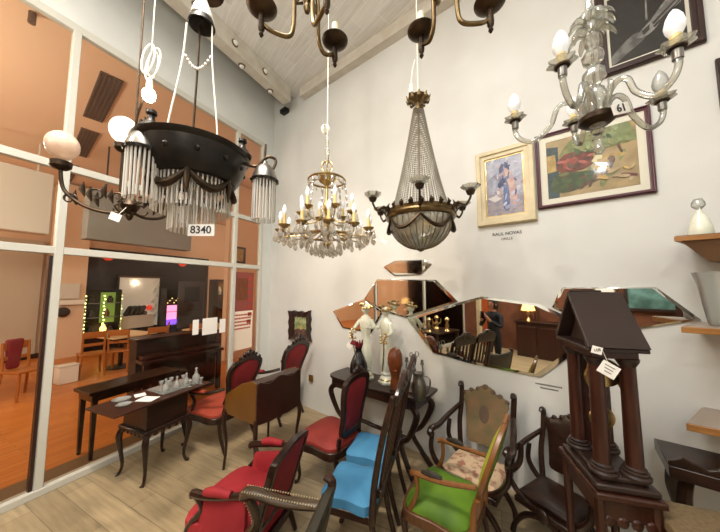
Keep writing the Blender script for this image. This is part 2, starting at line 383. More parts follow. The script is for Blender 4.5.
def painting(t, w, h, base, shapes, glass=False):
    # shapes: (material, outline in -1..1 units, layer)
    mats = [base]; mb = MB(); mb.prism(rect(-w, w, -h, h), WT(.003), .003)
    for i, (m, pts) in enumerate(shapes):
        if m not in mats: mats.append(m)
        mb.mi = mats.index(m)
        p = [(q.x, q.y) for q in smooth(pts, 4, True)] if len(pts) > 4 else pts
        mb.prism([(max(-.99, min(.99, u))*w, max(-.99, min(.99, v))*h) for u, v in p], WT(.006), .00012*(i+1))
    mb.build('artwork', mats, t)
    if glass: MB().prism(rect(-w-.05, w+.05, -h-.05, h+.05), WT(.014), .002).build('glazing', 'pane', t)
def pm(c, c2=None, sc_=14): return mat('paint '+c, c, .5, c2=c2 or c, scale=sc_*1.6, detail=8, ramp=(.42, .58))
P = dict(lav=pm('#9a9fc0', '#b9b6cf', 6), pale=pm('#c3c4dc', '#a9b1cf'), blu=pm('#55699f', '#7384b4'), dkb=pm('#3c4a78', '#56659a'), pink=pm('#b99aa6', '#cfb4b0'), fl=pm('#a89fae', '#8f8ba6'), wht=pm('#dcd9e4'),
 sand=pm('#9d8a68', '#b39d78', 5), olive=pm('#6e7448', '#8b8d5e'), dgr=pm('#2c4224', '#43592f'), mar=pm('#5a2a26', '#7a3a30'), rose=pm('#b0625a', '#96483f'), navy=pm('#1f3440', '#2c4a58'), ochre=pm('#c2a66a', '#a98d55'), sagev=pm('#8d9a6c', '#77865a'), brn=pm('#4b362c', '#6b4d42'), creamp=pm('#d8d2b0'),
 blk=pm('#141318', '#1d1b20', 5), gry=pm('#77777a', '#4f4f55', 7), lgr=pm('#9a9a9c', '#6d6d72', 9), dk=pm('#2c2a2e'), lnd=pm('#66764a', '#8e9a66', 5), lnd2=pm('#a9b08a', '#7d8758'))
t, w, h = framed('framed_picture', 'cream framed pastel picture of a bending bluish figure above the printed name', -.727, -.213, 2.46, 3.23, .085, 'cream', .04, slip='gold')
painting(t, w, h, P['lav'], dabs(40, -1, 1, -1, 1, [P['pale'], P['fl'], P['lav'], P['wht']], .3, 3) + [(P['pale'], [(-1, .2), (-.3, .5), (.1, 1), (-1, 1)]), (P['fl'], [(-1, -1), (1, -1), (1, -.45), (0, -.3), (-1, -.25)]),
 (P['pale'], [(.3, .2), (1, .3), (1, 1), (.2, 1)]), (P['dkb'], [(-.25, .62), (-.02, .8), (.2, .74), (.28, .5), (.1, .42), (-.05, .52), (-.18, .35)]),
 (P['pink'], [(0, .6), (.3, .45), (.52, .1), (.62, -.45), (.5, -.8), (.3, -.55), (.15, -.1), (.02, .2)]), (P['blu'], [(-.1, .1), (.12, .2), (.25, -.3), (.18, -.85), (-.1, -.7), (-.05, -.3)]),
 (P['dkb'], [(-.35, .05), (-.15, .28), (.05, .2), (.02, .02), (-.2, -.08)]), (P['wht'], [(-.9, -.35), (-.5, -.28), (-.15, -.4), (-.5, -.5)])] + dabs(26, -.3, .6, -.8, .7, [P['blu'], P['pink'], P['fl'], P['dkb'], P['lav']], .13, 5) + dabs(14, -1, 1, -1, 1, [P['pale'], P['lav']], .15, 8), True)
t, w, h = framed('framed_picture', 'burgundy framed still life painting behind the clear glass chandelier', -.204, .54, 2.555, 3.245, .032, 'burg', .03, mount=.05)
painting(t, w, h, P['sand'], dabs(40, -.7, 1, -1, 1, [P['sand'], P['ochre'], P['olive'], P['sagev']], .28, 2) + [(P['navy'], [(-1, -1), (-.72, -1), (-.7, .75), (-1, .8)]), (P['olive'], [(-.7, .3), (-.3, .95), (.5, 1), (.3, .45), (-.2, .25)]), (P['sagev'], [(.15, .55), (.4, .8), (.75, .82), (.8, .5), (.5, .35), (.25, .4)]),
 (P['dgr'], [(-.9, -.75), (-.75, -.2), (-.2, -.25), (.1, -.35), (-.05, -.6), (-.4, -.85)]), (P['ochre'], [(-.98, -.1), (-.76, -.08), (-.78, .5), (-1, .5)]), (P['mar'], [(-.75, .0), (-.6, .4), (-.2, .42), (.05, .3), (.1, -.05), (-.2, -.2), (-.6, -.2)]),
 (P['rose'], [(-.6, .12), (-.45, .3), (-.28, .25), (-.25, .05), (-.45, -.06)]), (P['creamp'], [(.05, .0), (.2, .25), (.3, .1), (.22, -.15)]), (P['brn'], [(.2, -.35), (.45, .05), (.55, -.1), (.35, -.5), (-.1, -.75), (-.3, -.78)]), (P['sand'], [(.3, -1), (1, -.6), (1, -.98), (.6, -1)]), (P['brn'], [(.6, .35), (.66, .38), (.72, .1), (.68, .08)])] + dabs(16, -.8, 0, -.85, -.2, [P['dgr'], P['olive'], P['brn']], .16, 4) + dabs(14, -.75, .05, -.1, .4, [P['mar'], P['rose'], P['brn']], .14, 6) + dabs(16, -.4, .8, .3, .95, [P['sagev'], P['olive'], P['dgr']], .15, 7) + dabs(14, .1, .95, -.8, .2, [P['sand'], P['brn'], P['ochre'], P['mar']], .15, 9), True)
t, w, h = framed('framed_picture', 'dark framed black and white picture of reaching hands high on the wall', .272, .838, 3.58, 4.32, .06, 'espresso', .035, mount=.018)
painting(t, w, h, P['blk'], [(P['gry'], [(-1, -.75), (-.55, -.42), (-.2, -.3), (.0, -.5), (-.45, -.75), (-1, -.98)]), (P['lgr'], [(-.25, -.4), (.15, -.1), (.6, .3), (1, .42), (1, .12), (.55, -.12), (.2, -.42), (-.1, -.5)]),
 (P['dk'], [(.18, -.2), (.9, .25), (.92, .22), (.22, -.26)]), (P['dk'], [(.2, -.3), (.95, .15), (.96, .12), (.24, -.36)]), (P['lgr'], [(.02, -.05), (.08, -.05), (.09, .6), (.05, .6)]), (P['dk'], [(-.1, -.32), (.12, -.2), (.1, -.36), (-.06, -.45)])], True)
t, w, h = framed('framed_picture', 'dark frame cut off by the right edge of the photo, high on wall', .865, 1.3, 3.06, 3.43, .03, 'espresso', .03, mount=.02); painting(t, w, h, P['lav'], dabs(40, -1, 1, -1, 1, [P['pale'], P['fl'], P['lav'], P['wht']], .3, 3) + [])
# small ornate frame by the corner
t = wall_empty('ornate_frame', 'small dark carved frame with a landscape near the wall corner', 'picture', -3.5, 1.235)
hw, hh = .255, .225
bump_ = []
for (x0, z0), (x1, z1) in zip(rect(-hw, hw, -hh, hh), rect(-hw, hw, -hh, hh)[1:]+[(-hw, -hh)]):
    for i in range(12):
        f = i/12; q = .012*math.sin(f*PI*6) + (.03 if i in (0,) else 0)
        nx, nz = (z1-z0), -(x1-x0); L = math.hypot(nx, nz); bump_.append((x0+(x1-x0)*f+nx/L*q, z0+(z1-z0)*f+nz/L*q))
MB().ring(bump_, [(u*.6, v*.62) for u, v in bump_], WT(.004), .05, .02).build('frame', 'espresso', t)
painting(t, hw*.62, hh*.62, P['lnd'], [(P['lnd2'], [(-1, .1), (-.2, .3), (.4, .1), (1, .4), (1, 1), (-1, 1)]), (P['brn'], [(-1, -1), (1, -1), (1, -.5), (0, -.35), (-1, -.6)]), (P['ochre'], [(-.3, -.3), (.2, .1), (.3, -.4), (0, -.5)])])
# printed captions stuck on the wall
t = wall_empty('wall_caption', 'black lettering on the wall under the cream framed picture', 'caption', -.47, 2.35)
text_part('RAUL NOVAS', .042, 'ink', t, (0, -.002, .022), (PI/2, 0, 0)); text_part('ORILLE', .032, 'greyink', t, (0, -.002, -.03), (PI/2, 0, 0))
t = wall_empty('wall_caption', 'grey lettering on the wall under the large mirrors', 'caption', -.2, .985)
for i, (n, z) in enumerate(((9, .014), (7, -.016))):   # too small in the photo to read: worn strokes only
    mb = MB(); x = -.095 if i == 0 else -.06
    while x < (.095 if i == 0 else .07):
        L = random.uniform(.006, .014); mb.box((x+L/2, -.002, z), (L*.75, .001, .012)); x += L
    mb.build('lettering', 'greyink', t)
t = wall_empty('wall_socket', 'small bronze socket low on wall near the corner', 'socket', -3.217, .46)
MB().box((0, -.008, 0), (.085, .016, .1)).build('plate', 'plug', t, .004); MB().lathe([(.02, 0), (.02, .006), (0, .006)], n=12).build('insert', 'espresso', t).rotation_euler = (PI/2, 0, 0)
t.children[1].location = (0, -.016, 0)
t = wall_empty('sensor_box', 'small black sensor box high in the wall corner', 'sensor', -4.0, 5.08); MB().box((0, -.05, 0), (.16, .1, .08)).build('body', 'black', t, .01); MB().box((-.02, -.11, -.02), (.05, .03, .03)).build('lens', 'blackgloss', t, .005)

# faceted wall mirrors
def wmirror(label, pts, tilt=0):
    cs = sum(p[0] for p in pts)/len(pts); cz = sum(p[1] for p in pts)/len(pts)
    t = wall_empty('wall_mirror', label, 'mirror', cs, cz)
    loc = [(s-cs, z-cz) for s, z in pts]
    mb = MB(); k = .93
    inn = shrink(loc, k)
    mb.prism(inn, WT(.004), .016); mb.build('glass', 'mirror', t)
    MB().ring(loc, inn, WT(.004), .011, .0158).build('bevelled_edge', 'mirroredge', t)
    MB().prism(shrink(loc, .9), WT(.0005), .0035).build('backing', 'espresso', t)
    return t
wmirror('small hexagonal mirror on top of the wall mirror cluster', [(-1.888, 2.111), (-1.72, 2.18), (-1.33, 2.17), (-1.24, 2.116), (-1.377, 2.0), (-1.726, 1.995)])
wmirror('leftmost mirror of the wall mirror cluster, above the black vase', [(-2.774, 1.503), (-2.221, 1.687), (-1.9, 1.54), (-2.081, 1.26), (-2.586, 1.28)])
wmirror('mirror behind the two porcelain figures, under the small hexagonal mirror', [(-2.205, 1.69), (-1.99, 1.955), (-1.19, 1.935), (-.955, 1.7), (-1.57, 1.49), (-1.88, 1.548)])
wmirror('largest wall mirror, in the middle of the cluster above the tapestry chair', [(-1.25, 1.13), (-1.554, 1.474), (-.947, 1.69), (-.716, 1.76), (-.229, 1.70), (-.01, 1.59), (.03, 1.34), (-.257, 1.06), (-.853, 1.08)])
wmirror('rightmost mirror of the wall cluster, behind the gabled clock roof', [(-.07, 1.85), (.488, 1.854), (.69, 1.63), (.383, 1.54), (.06, 1.56), (-.14, 1.68)])

# ------------------------------------------------------------------ chandeliers
def rodset(parent, name, n, r, z0, z1, rad=.0035, m='rod', c=(0, 0), a0=0, jit=0):
    mb = MB(); mb.cyl((0, 0, 0), (0, 0, -(z0-z1)), rad, n=6); me = mb.mesh(name, m)
    for i in range(n):
        a = a0+2*PI*i/n
        link_mesh(name, me, parent, (c[0]+r*math.cos(a), c[1]+r*math.sin(a), z0), (random.uniform(-jit, jit), random.uniform(-jit, jit), 0))
# blackened bowl with glass rod fringe
BC = V3((-1.36, .836, 0))
ch = thing('bowl_chandelier', 'black bowl chandelier with hanging glass rod fringe and number tag', 'chandelier', (BC.x, BC.y, 2.475))
BS = .86
bw = MB(); bw.lathe([(.175, -.095), (.195, -.09), (.215, -.06), (.235, -.01), (.248, .045), (.262, .055), (.266, .068), (.252, .074), (.23, .05), (.21, -.03), (.185, -.08), (.172, -.085), (.175, -.095)], n=48)
for i in range(12):
    a = i*PI/6; bw.ball((.232*math.cos(a), .232*math.sin(a), -.005), .014, 8)
bw.build('bowl', 'black', ch)
MB().lathe([(.178, -.085), (.16, -.06), (.05, -.03), (0, -.03)], n=32).build('inner_plate', 'pewter', ch)
for i in range(6):
    a0 = i*PI/3+.35; pts = []
    for k_ in range(9):
        a = a0+k_/8*PI/3; pts.append((.185*math.cos(a), .185*math.sin(a), -.09-.07*math.sin(k_/8*PI)))
    MB().tube(pts, [.008+.012*math.sin(k_/8*PI) for k_ in range(9)], 8).build('swag', 'darkbrass', ch)
    MB().tube([(.185*math.cos(a0), .185*math.sin(a0), -.08), (.192*math.cos(a0), .192*math.sin(a0), -.13), (.19*math.cos(a0), .19*math.sin(a0), -.2)], [.012, .014, .004], 8).build('drop_leaf', 'darkbrass', ch)
rodset(ch, 'glass_rod', 54, .17, -.085, -.25, .004, jit=.02)
MB().lathe([(.1, -.08), (.105, -.09), (.1, -.1), (.095, -.09), (.1, -.08)], n=24).build('lower_hoop', 'gold', ch)
rodset(ch, 'glass_rod', 36, .1, -.085, -.345, .004, jit=.02)
for dx, dy in ((.19, .13), (-.21, .06), (.02, -.215)):
    MB().lathe([(.045, 0), (.05, .012), (.03, .04), (.016, .055), (.014, .075), (.022, .085), (.02, .1), (0, .108)], (dx, dy, .06), 14).build('bowl_finial', 'black', ch)
TOP = .74
for (dx, dy), m_, r_ in (((.1, .05), 'cable', .004), ((-.03, .0), 'darkbrass', .006), ((-.13, -.08), 'cable', .005)):
    f = MB(); curve(f, [(dx, dy, .02), (dx*.95, dy*.95, .2), (dx*.6, dy*.6, TOP*.75), (dx*.5, dy*.5, TOP+.05)], r_, 6); f.build('hanging_rod', m_, ch)
MB().lathe([(.01, .93), (.018, .91), (.04, .86), (.058, .81), (.066, .78), (.06, .778), (.04, .81), (.01, .83)], n=24).build('ceiling_cup', 'black', ch)
cl_ = MB(); cl_.lathe([(.006, .96), (.025, .925), (.036, .895), (.047, .87), (.055, .835), (.06, .815), (.052, .81)], n=20, wav=.07, wn=5); cl_.build('cloth_wrap', 'cloth', ch)
MB().cyl((0, 0, .92), (0, 0, H-2.475), .006, n=8).build('suspension_cord', 'darkbrass', ch)
MB().lathe([(.012, 1.06), (.07, 1.04), (.1, 1.01), (.102, 1.0), (.05, 1.01), (.012, 1.02)], n=24).build('upper_dish', 'darkbrass', ch)
mb = MB()
for i in range(11):
    f = i/10; mb.ball((-.06+.11*f, -.04+.065*f, .6-.07*math.sin(f*PI)), .008, 8)
mb.build('bead_swag', 'cloth', ch)
tg = MB().box((.13, -.035, -.355), (.125, .003, .056), rz=.46).build('number_tag', 'paper', ch)
text_part('8340', .05, 'ink', ch, (.131, -.038, -.355), (PI/2, 0, .46), 'tag_number')
def bell(loc, s, armp, arot):
    x, y, z = loc
    b = MB(); b.lathe([(0, .1), (.012, .1), (.014, .085), (.03, .075), (.05, .05), (.062, .015), (.066, 0), (.06, -.002), (.045, .03), (0, .06)], (x, y, z), 24)
    o = b.build('bell_shade', 'pewter', ch)
    c = MB(); c.lathe([(.064, 0), (.071, -.004), (.068, -.016), (.058, -.012), (.064, 0)], (x, y, z), 28, wav=.05, wn=14); c.build('crimped_rim', 'black', o)
    rodset(o, 'glass_rod', 22, .056, 0, -.225, .0045, c=(x, y), jit=.02)
    for oo in o.children:
        if oo.name.startswith('glass_rod'): oo.location.z += z
    c = MB(); c.tube([(x, y, z+.1), (x, y, z+.15)], .004, 6); c.build('bell_link', 'brass', o)
    f = MB(); curve(f, armp, [.009, .008, .007, .006], 8); f.build('arm', 'darkbrass', ch)
bz = -.015
bell((-.01, -.225, bz), 1, [(-.02, -.2, 0), (-.03, -.24, .03), (-.035, -.245, .0), (-.03, -.23, bz+.14)], 0)
bell((.285, .2, bz-.035), 1, [(.2, .14, .03), (.25, .175, .02), (.3, .2, .07), (.33, .23, .06), (.32, .215, .0), (.29, .195, .015), (.285, .2, bz+.16)], 0)
bell((-.3, .13, bz-.01), 1, [(-.22, .1, .03), (-.3, .12, .04), (-.33, .14, .02), (-.3, .13, bz+.13)], 0)

# scroll chandelier with globes behind it
HB = V3((-1.913, .807, 2.33))
gc = thing('globe_chandelier', 'bronze scroll chandelier with round frosted globes and a bare lit bulb', 'chandelier', HB)
MB().lathe([(0, -.09), (.012, -.08), (.02, -.06), (.014, -.045), (.04, -.02), (.05, .0), (.035, .03), (.015, .05), (.012, .09)], n=16).build('hub', 'darkbrass', gc)
MB().cyl((0, 0, .05), (0, 0, H-2.33), .006, n=8).build('stem', 'darkbrass', gc)
def garm(d, dz, r=.095):
    dx, dy = d; L = math.hypot(dx, dy); ux, uy = dx/L, dy/L
    f = MB(); curve(f, [(0, 0, -.03), (dx*.3, dy*.3, -.05), (dx*.65, dy*.65, -.02), (dx*.93, dy*.93, .06), (dx, dy, dz-.13)], [.009, .009, .01, .009], 8)
    def P2(u, v): return (ux*u, uy*u, v)
    for c0, k_, rr in ((.16, 1, .04), (.28, -1, .035), (.06, 1, .03)):       # leaf scrolls
        pts = []
        for i in range(14):
            a = i/13*PI*1.9; q = rr*(1-i/20); pts.append(P2(L*c0/.33+q*math.cos(a)*k_, -.0+.045*k_*.4+.03+q*math.sin(a)))
        f.tube(pts, lerpr([.004, .006, .003], 14), 6)
    for i in range(6):
        u = L*(.25+.1*i); v = .035+.03*math.sin(i*2.1)
        f.tube([P2(u, v-.03), P2(u+.015, v+.01), P2(u+.008, v+.06)], [.002, .016, .001], 6, flat=.35)
    a_ = f.build('scroll_arm', 'darkbrass', gc)
    MB().lathe([(.012, -.14), (.03, -.135), (.045, -.12), (.047, -.095), (.04, -.09), (.018, -.1), (.0, -.1)], (dx, dy, dz), 16).build('globe_holder', 'darkbrass', a_)
    gl = MB(); gl.ball((dx, dy, dz), r, 28, sz=1.12); return gl, a_
g1, a_ = garm((-.22, -.235), .31, .072); g1.build('globe', 'frost', a_)
g1, a_ = garm((-.13, .0), .50, .075); g1.build('globe', 'glow', a_)
g1, a_ = garm((-.06, .3), .12, .075); g1.build('globe', 'frost', a_)
for i in range(5):
    a = i*2*PI/5; mb = MB(); pts = []
    for k_ in range(12):
        q = k_/11*PI*1.7; pts.append((math.cos(a)*(.05+.035*math.cos(q)), math.sin(a)*(.05+.035*math.cos(q)), -.02-.03*math.sin(q)))
    mb.tube(pts, .005, 6); mb.build('hub_scroll', 'darkbrass', gc)
tg = MB().box((.09, -.1, -.1), (.06, .003, .04), rz=.5, ry=.35).build('blank_tag', 'paper', gc); MB().tube([(.03, -.03, -.02), (.07, -.08, -.08)], .0015, 4).build('tag_string', 'cloth', tg)
def rel(p): return V3(p)-HB
lb = rel((-1.79, .81, 2.986))
MB().ball(lb, .034, 20, sz=1.25).build('lit_bulb', 'lit', gc)
MB().lathe([(.0, .1), (.014, .1), (.018, .06), (.016, .035), (0, .03)], lb, 12).build('bulb_socket', 'cable', gc)
for i, (o1, o2) in enumerate(((.0, .03), (.05, .02), (.03, -.03))):
    mb = MB(); pts = []
    for k_ in range(20):
        a = k_/19*2*PI; pts.append(lb+V3((-.02+o1*.6+.03*math.sin(a), o2*.5+.02*math.sin(a+.6), .2+.1*math.cos(a)+.01*i)))
    mb.tube(pts, .005, 6, closed=True); mb.build('cable_loop', 'cable', gc)
MB().tube([lb+V3((0, 0, .28)), lb+V3((0, 0, .6)), lb+V3((0, 0, H-HB.z-lb.z))], .003, 5).build('suspension_cord', 'cable', gc)
mb = MB(); curve(mb, [(0, 0, .45), (.04, -.01, .55), lb+V3((-.02, 0, .05)), lb+V3((0, 0, .09))], [.008, .007, .005], 8); mb.build('bulb_arm', 'darkbrass', gc)

# candle bulb meshes shared by candle chandeliers
def flame(r, L): return [(0, 0), (r*.55, 0), (r*.9, L*.2), (r, L*.38), (r*.8, L*.65), (r*.4, L*.88), (0, L)]
FB = MB().lathe(flame(.017, .075), n=12).mesh('bulb', 'bulb'); CS = MB().lathe([(0, 0), (.011, 0), (.011, .085), (0, .085)], n=10).mesh('candle_sleeve', 'candlegold')
PAN = MB().lathe([(0, -.02), (.012, -.018), (.03, -.006), (.042, .006), (.044, .01), (.028, 0), (.01, -.004), (0, -.004)], n=20).mesh('drip_pan', 'gold')
DROP = MB().lathe([(0, 0), (.004, -.004), (.007, -.018), (.02, -.062), (.017, -.078), (0, -.092)], n=6).mesh('crystal_drop', 'crystal')
DROPS = MB().lathe([(0, 0), (.006, -.008), (.011, -.02), (.006, -.032), (0, -.038)], n=6).mesh('crystal_drop', 'crystal')
GO = V3((-1.195, 1.82, 2.315))
gd = thing('crystal_chandelier', 'gilt candle chandelier hung with many crystal drops near the corner', 'chandelier', GO)
MB().lathe([(0, -.16), (.02, -.15), (.035, -.12), (.015, -.09), (.03, -.06), (.05, -.02), (.05, .02), (.02, .05), (.014, .12), (.03, .16), (.035, .2), (.014, .25), (.012, .36), (.03, .38), (.06, .4), (.075, .43), (.06, .46), (.02, .48), (0, .5)], n=18).build('stem', 'gold', gd)
MB().lathe([(.15, .40), (.158, .41), (.15, .42), (.142, .41), (.15, .4)], n=30).build('top_hoop', 'gold', gd)
MB().lathe([(.2, -.06), (.212, -.05), (.2, -.04), (.188, -.05), (.2, -.06)], n=36).build('lower_hoop', 'gold', gd)
for i in range(6):
    a = i*PI/3; mb = MB(); curve(mb, [(.03*math.cos(a), .03*math.sin(a), .4), (.1*math.cos(a), .1*math.sin(a), .44), (.15*math.cos(a), .15*math.sin(a), .41)], .005, 6); mb.build('top_scroll', 'gold', gd)
    mb = MB(); curve(mb, [(.02*math.cos(a), .02*math.sin(a), .48), (.05*math.cos(a), .05*math.sin(a), .53), (.025*math.cos(a), .025*math.sin(a), .57), (0, 0, .56)], .004, 6); mb.build('crown_scroll', 'gold', gd)
    mb = MB(); q = []
    for k_ in range(10): q.append(((.15+.05*math.sin(k_/9*PI*.5))*math.cos(a+.3), (.15+.05*math.sin(k_/9*PI*.5))*math.sin(a+.3), .4-.44*k_/9))
    mb.tube([V3(q[0]).lerp(V3(q[-1]), j/54) + V3((0, 0, -.03*math.sin(j/54*PI))) for j in range(55)], [.002 + .007*abs(math.sin(j/54*9*PI)) for j in range(55)], 6)
    mb.build('crystal_chain', 'crystal', gd)
nd = 0
def garms(n, r, z, zc, a0):
    global nd
    for i in range(n):
        a = a0+2*PI*i/n; c, s_ = math.cos(a), math.sin(a)
        mb = MB(); curve(mb, [(.04*c, .04*s_, zc), (r*.4*c, r*.4*s_, zc-.05), (r*.75*c, r*.75*s_, zc-.06), (r*.97*c, r*.97*s_, z-.05), (r*c, r*s_, z-.02)], [.006, .006, .005, .006], 6)
        ar = mb.build('arm', 'gold', gd)
        link_mesh('drip_pan', PAN, ar, (r*c, r*s_, z)); link_mesh('candle_sleeve', CS, ar, (r*c, r*s_, z)); link_mesh('bulb', FB, ar, (r*c, r*s_, z+.085))
        for k_ in range(4):
            b = a+k_*PI/2+.4; link_mesh('crystal_drop', DROP, ar, (r*c+.04*math.cos(b), r*s_+.04*math.sin(b), z-.005))
garms(12, .36, -.02, .0, .1)
garms(6, .21, .14, .12, .35)
for i in range(36):
    a = i*2*PI/36; r = (.2, .28, .12)[i % 3]; z = (-.05, -.07, -.12)[i % 3]
    link_mesh('crystal_drop', DROP, gd, (r*math.cos(a), r*math.sin(a), z))
for i in range(18):
    a = i*2*PI/18; link_mesh('crystal_drop', DROPS, gd, (.15*math.cos(a), .15*math.sin(a), .4))
for i in range(12):
    a = i*2*PI/12; r = .06; link_mesh('crystal_drop', DROP, gd, (r*math.cos(a), r*math.sin(a), -.1-.02*(i % 3)))
MB().cyl((0, 0, .55), (0, 0, H-GO.z), .0035, n=6).build('suspension_cord', 'cable', gd)
mb = MB()
for i in range(4):
    a = i*PI/4; pts = [(-.02+.035*math.cos(q/16*2*PI)*math.cos(a), .035*math.cos(q/16*2*PI)*math.sin(a), .86+.035*math.sin(q/16*2*PI)) for q in range(16)]; mb.tube(pts, .0035, 5, closed=True)
mb.build('wire_coil', 'cable', gd)
MB().lathe([(.006, .56), (.014, .58), (.018, .66), (.01, .7), (.014, .74), (.008, .8), (0, .82)], n=12).build('cord_sleeve', 'murano', gd)

# basket chandelier
KO = V3((-.486, 2.052, 2.405))
kd = thing('basket_chandelier', 'tall crystal bead basket chandelier with bronze ring and six arms', 'chandelier', KO)
MB().lathe([(.235, -.035), (.262, -.03), (.27, -.01), (.262, .005), (.268, .03), (.25, .035), (.24, .0), (.235, -.035)], n=48).build('ring_band', 'brass', kd)
mb = MB()
for i in range(24):
    a = i*2*PI/24; mb.tube([(.262*math.cos(a), .262*math.sin(a), .02), (.275*math.cos(a), .275*math.sin(a), .045), (.262*math.cos(a), .262*math.sin(a), .07)], [.016, .018, .004], 6, flat=.5)
mb.build('ring_leaves', 'darkbrass', kd)
MB().lathe([(.24*math.cos(t_/10*PI/2), -.03-.235*math.sin(t_/10*PI/2)) for t_ in range(11)], n=40).build('bowl', 'basketglass', kd)
mb = MB()
for i in range(30):
    a = i*2*PI/30; mb.tube([(.243*math.cos(t_/8*PI/2)*math.cos(a), .243*math.cos(t_/8*PI/2)*math.sin(a), -.03-.238*math.sin(t_/8*PI/2)) for t_ in range(8)], .0022, 4)
mb.build('bowl_ribs', 'brass', kd)
def beads(p0, p1, n, r, sag=0):
    mb = MB(); p0, p1 = V3(p0), V3(p1)
    for i in range(n):
        f = (i+.5)/n; p = p0.lerp(p1, f); p.z -= sag*math.sin(f*PI); mb.lathe([(0, -r), (r, 0), (0, r)], p, 5)
    return mb
one = beads((.04, 0, .85), (.215, 0, .03), 52, .0068, .05).mesh('bead_strand', 'bead')
for i in range(52): link_mesh('bead_strand', one, kd, (0, 0, 0), (0, 0, 2*PI*i/52))
one = beads((.243, 0, -.03), (.12, 0, -.19), 14, .0075, .055).mesh('bowl_bead_strand', 'bead')
for i in range(40): link_mesh('bowl_bead_strand', one, kd, (0, 0, 0), (0, 0, 2*PI*i/40))
MB().cyl((0, 0, -.03), (0, 0, .9), .008, n=8).build('stem', 'brass', kd)
MB().lathe([(.02, .84), (.045, .85), (.04, .87), (.015, .88), (.02, .92), (.05, .93), (.085, .955), (.05, .96), (.012, .975)], n=24, wav=.0).build('crown', 'brass', kd)
mb = MB()
for i in range(10):
    a = i*2*PI/10; mb.tube([(.05*math.cos(a), .05*math.sin(a), .93), (.085*math.cos(a), .085*math.sin(a), .935), (.1*math.cos(a), .1*math.sin(a), .965)], [.012, .016, .004], 6, flat=.6)
mb.build('crown_leaves', 'brass', kd)
MB().lathe([(0, -.285), (.012, -.28), (.03, -.27), (.045, -.262), (.0, -.26)], n=16).build('bottom_finial', 'brass', kd)
for i in range(6):
    a = i*2*PI/6-1.34
    pts = []
    for k_ in range(11):
        f = k_/10; b = a+f*PI/3; pts.append((.246*math.cos(b), .246*math.sin(b), -.045-.085*math.sin(f*PI)))
    MB().tube(pts, [.006+.01*math.sin(k_/10*PI) for k_ in range(11)], 6).build('garland', 'darkbrass', kd)
    c, s_ = math.cos(a), math.sin(a)
    mb = MB(); curve(mb, [(.25*c, .25*s_, 0), (.3*c, .3*s_, .04), (.34*c, .34*s_, .02), (.36*c, .36*s_, .015), (.385*c, .385*s_, .05), (.39*c, .39*s_, .075)], [.012, .01, .008, .008], 8); mb.tube([(.3*c, .3*s_, .05), (.31*c, .31*s_, -.0), (.28*c, .28*s_, -.03), (.27*c, .27*s_, .0)], .005, 6)
    ar = mb.build('arm', 'darkbrass', kd)
    MB().lathe([(0, .07), (.022, .075), (.032, .1), (.028, .105), (0, .095)], (.39*c, .39*s_, 0), 14).build('cup', 'darkbrass', ar)
    MB().lathe([(.02, .103), (.04, .11), (.06, .128), (.062, .136), (.036, .116), (.0, .11)], (.39*c, .39*s_, 0), 24, wav=.09, wn=8).build('glass_saucer', 'murano', ar)
MB().cyl((0, 0, .97), (0, 0, H-KO.z), .004, n=6).build('suspension_cord', 'cable', kd)
mb = MB(); curve(mb, [(-.02, 0, 1.3), (-.045, 0, 1.2), (-.055, .0, 1.09)], .004, 6); mb.build('hanging_cable', 'cable', kd); MB().lathe([(0, 1.1), (.014, 1.095), (.02, 1.06), (.02, 1.02), (0, 1.02)], (-.055, 0, 0), 12).build('lamp_holder', 'porcelain', kd); MB().lathe([(.021, 1.02), (.021, 1.005), (0, 1.005)], (-.055, 0, 0), 12).build('holder_rim', 'black', kd)
MB().box((-.25, -.12, -.2), (.05, .003, .035), rz=.5, ry=.5).build('blank_tag', 'paper', kd)

# clear blown glass chandelier
MO = V3((.335, 1.13, 2.42))
md = thing('glass_chandelier', 'clear blown glass chandelier with milk candle bulbs and tag', 'chandelier', MO)
RX, RY = V3((math.cos(yaw), math.sin(yaw), 0)), V3((-math.sin(yaw), math.cos(yaw), 0))
MB().lathe([(0, -.06), (.014, -.057), (.02, -.045), (.014, -.035), (.03, -.02), (.034, -.008)], n=20).build('bottom_bowl', 'murano', md)
MB().lathe([(0, -.03), (.035, -.026), (.05, -.014), (.051, .0), (.042, .008), (0, .01)], n=24).build('hub_plate', 'darkbrass', md)
MB().lathe([(0, -.13), (.012, -.125), (.017, -.11), (.01, -.095), (.012, -.08), (.018, -.075), (.01, -.065), (0, -.06)], n=14).build('bottom_drop', 'murano', md)
MB().lathe([(.014, .01), (.026, .03), (.034, .06), (.026, .095), (.013, .11), (.018, .118), (.033, .14), (.031, .16), (.017, .178), (.015, .186), (.028, .2), (.031, .22), (.02, .238), (.014, .248), (.02, .265), (.022, .29), (.015, .31), (.012, .33), (.018, .35), (.012, .4), (.008, .43)], n=24, wav=.04, wn=8).build('blown_stem', 'murano', md)
MB().cyl((0, 0, .0), (0, 0, H-MO.z), .004, n=8).build('suspension_rod', 'pewter', md)
for zz, n_ in ((.345, 9), (.30, 7)):
    for i in range(n_):
        a = i*2*PI/n_; c, s_ = math.cos(a), math.sin(a)
        mb = MB(); curve(mb, [(.015*c, .015*s_, zz), (.038*c, .038*s_, zz+.014), (.058*c, .058*s_, zz-.004), (.066*c, .066*s_, zz-.024)], [.007, .013, .01, .003], 6, flat=.4); mb.build('glass_leaf', 'murano', md)
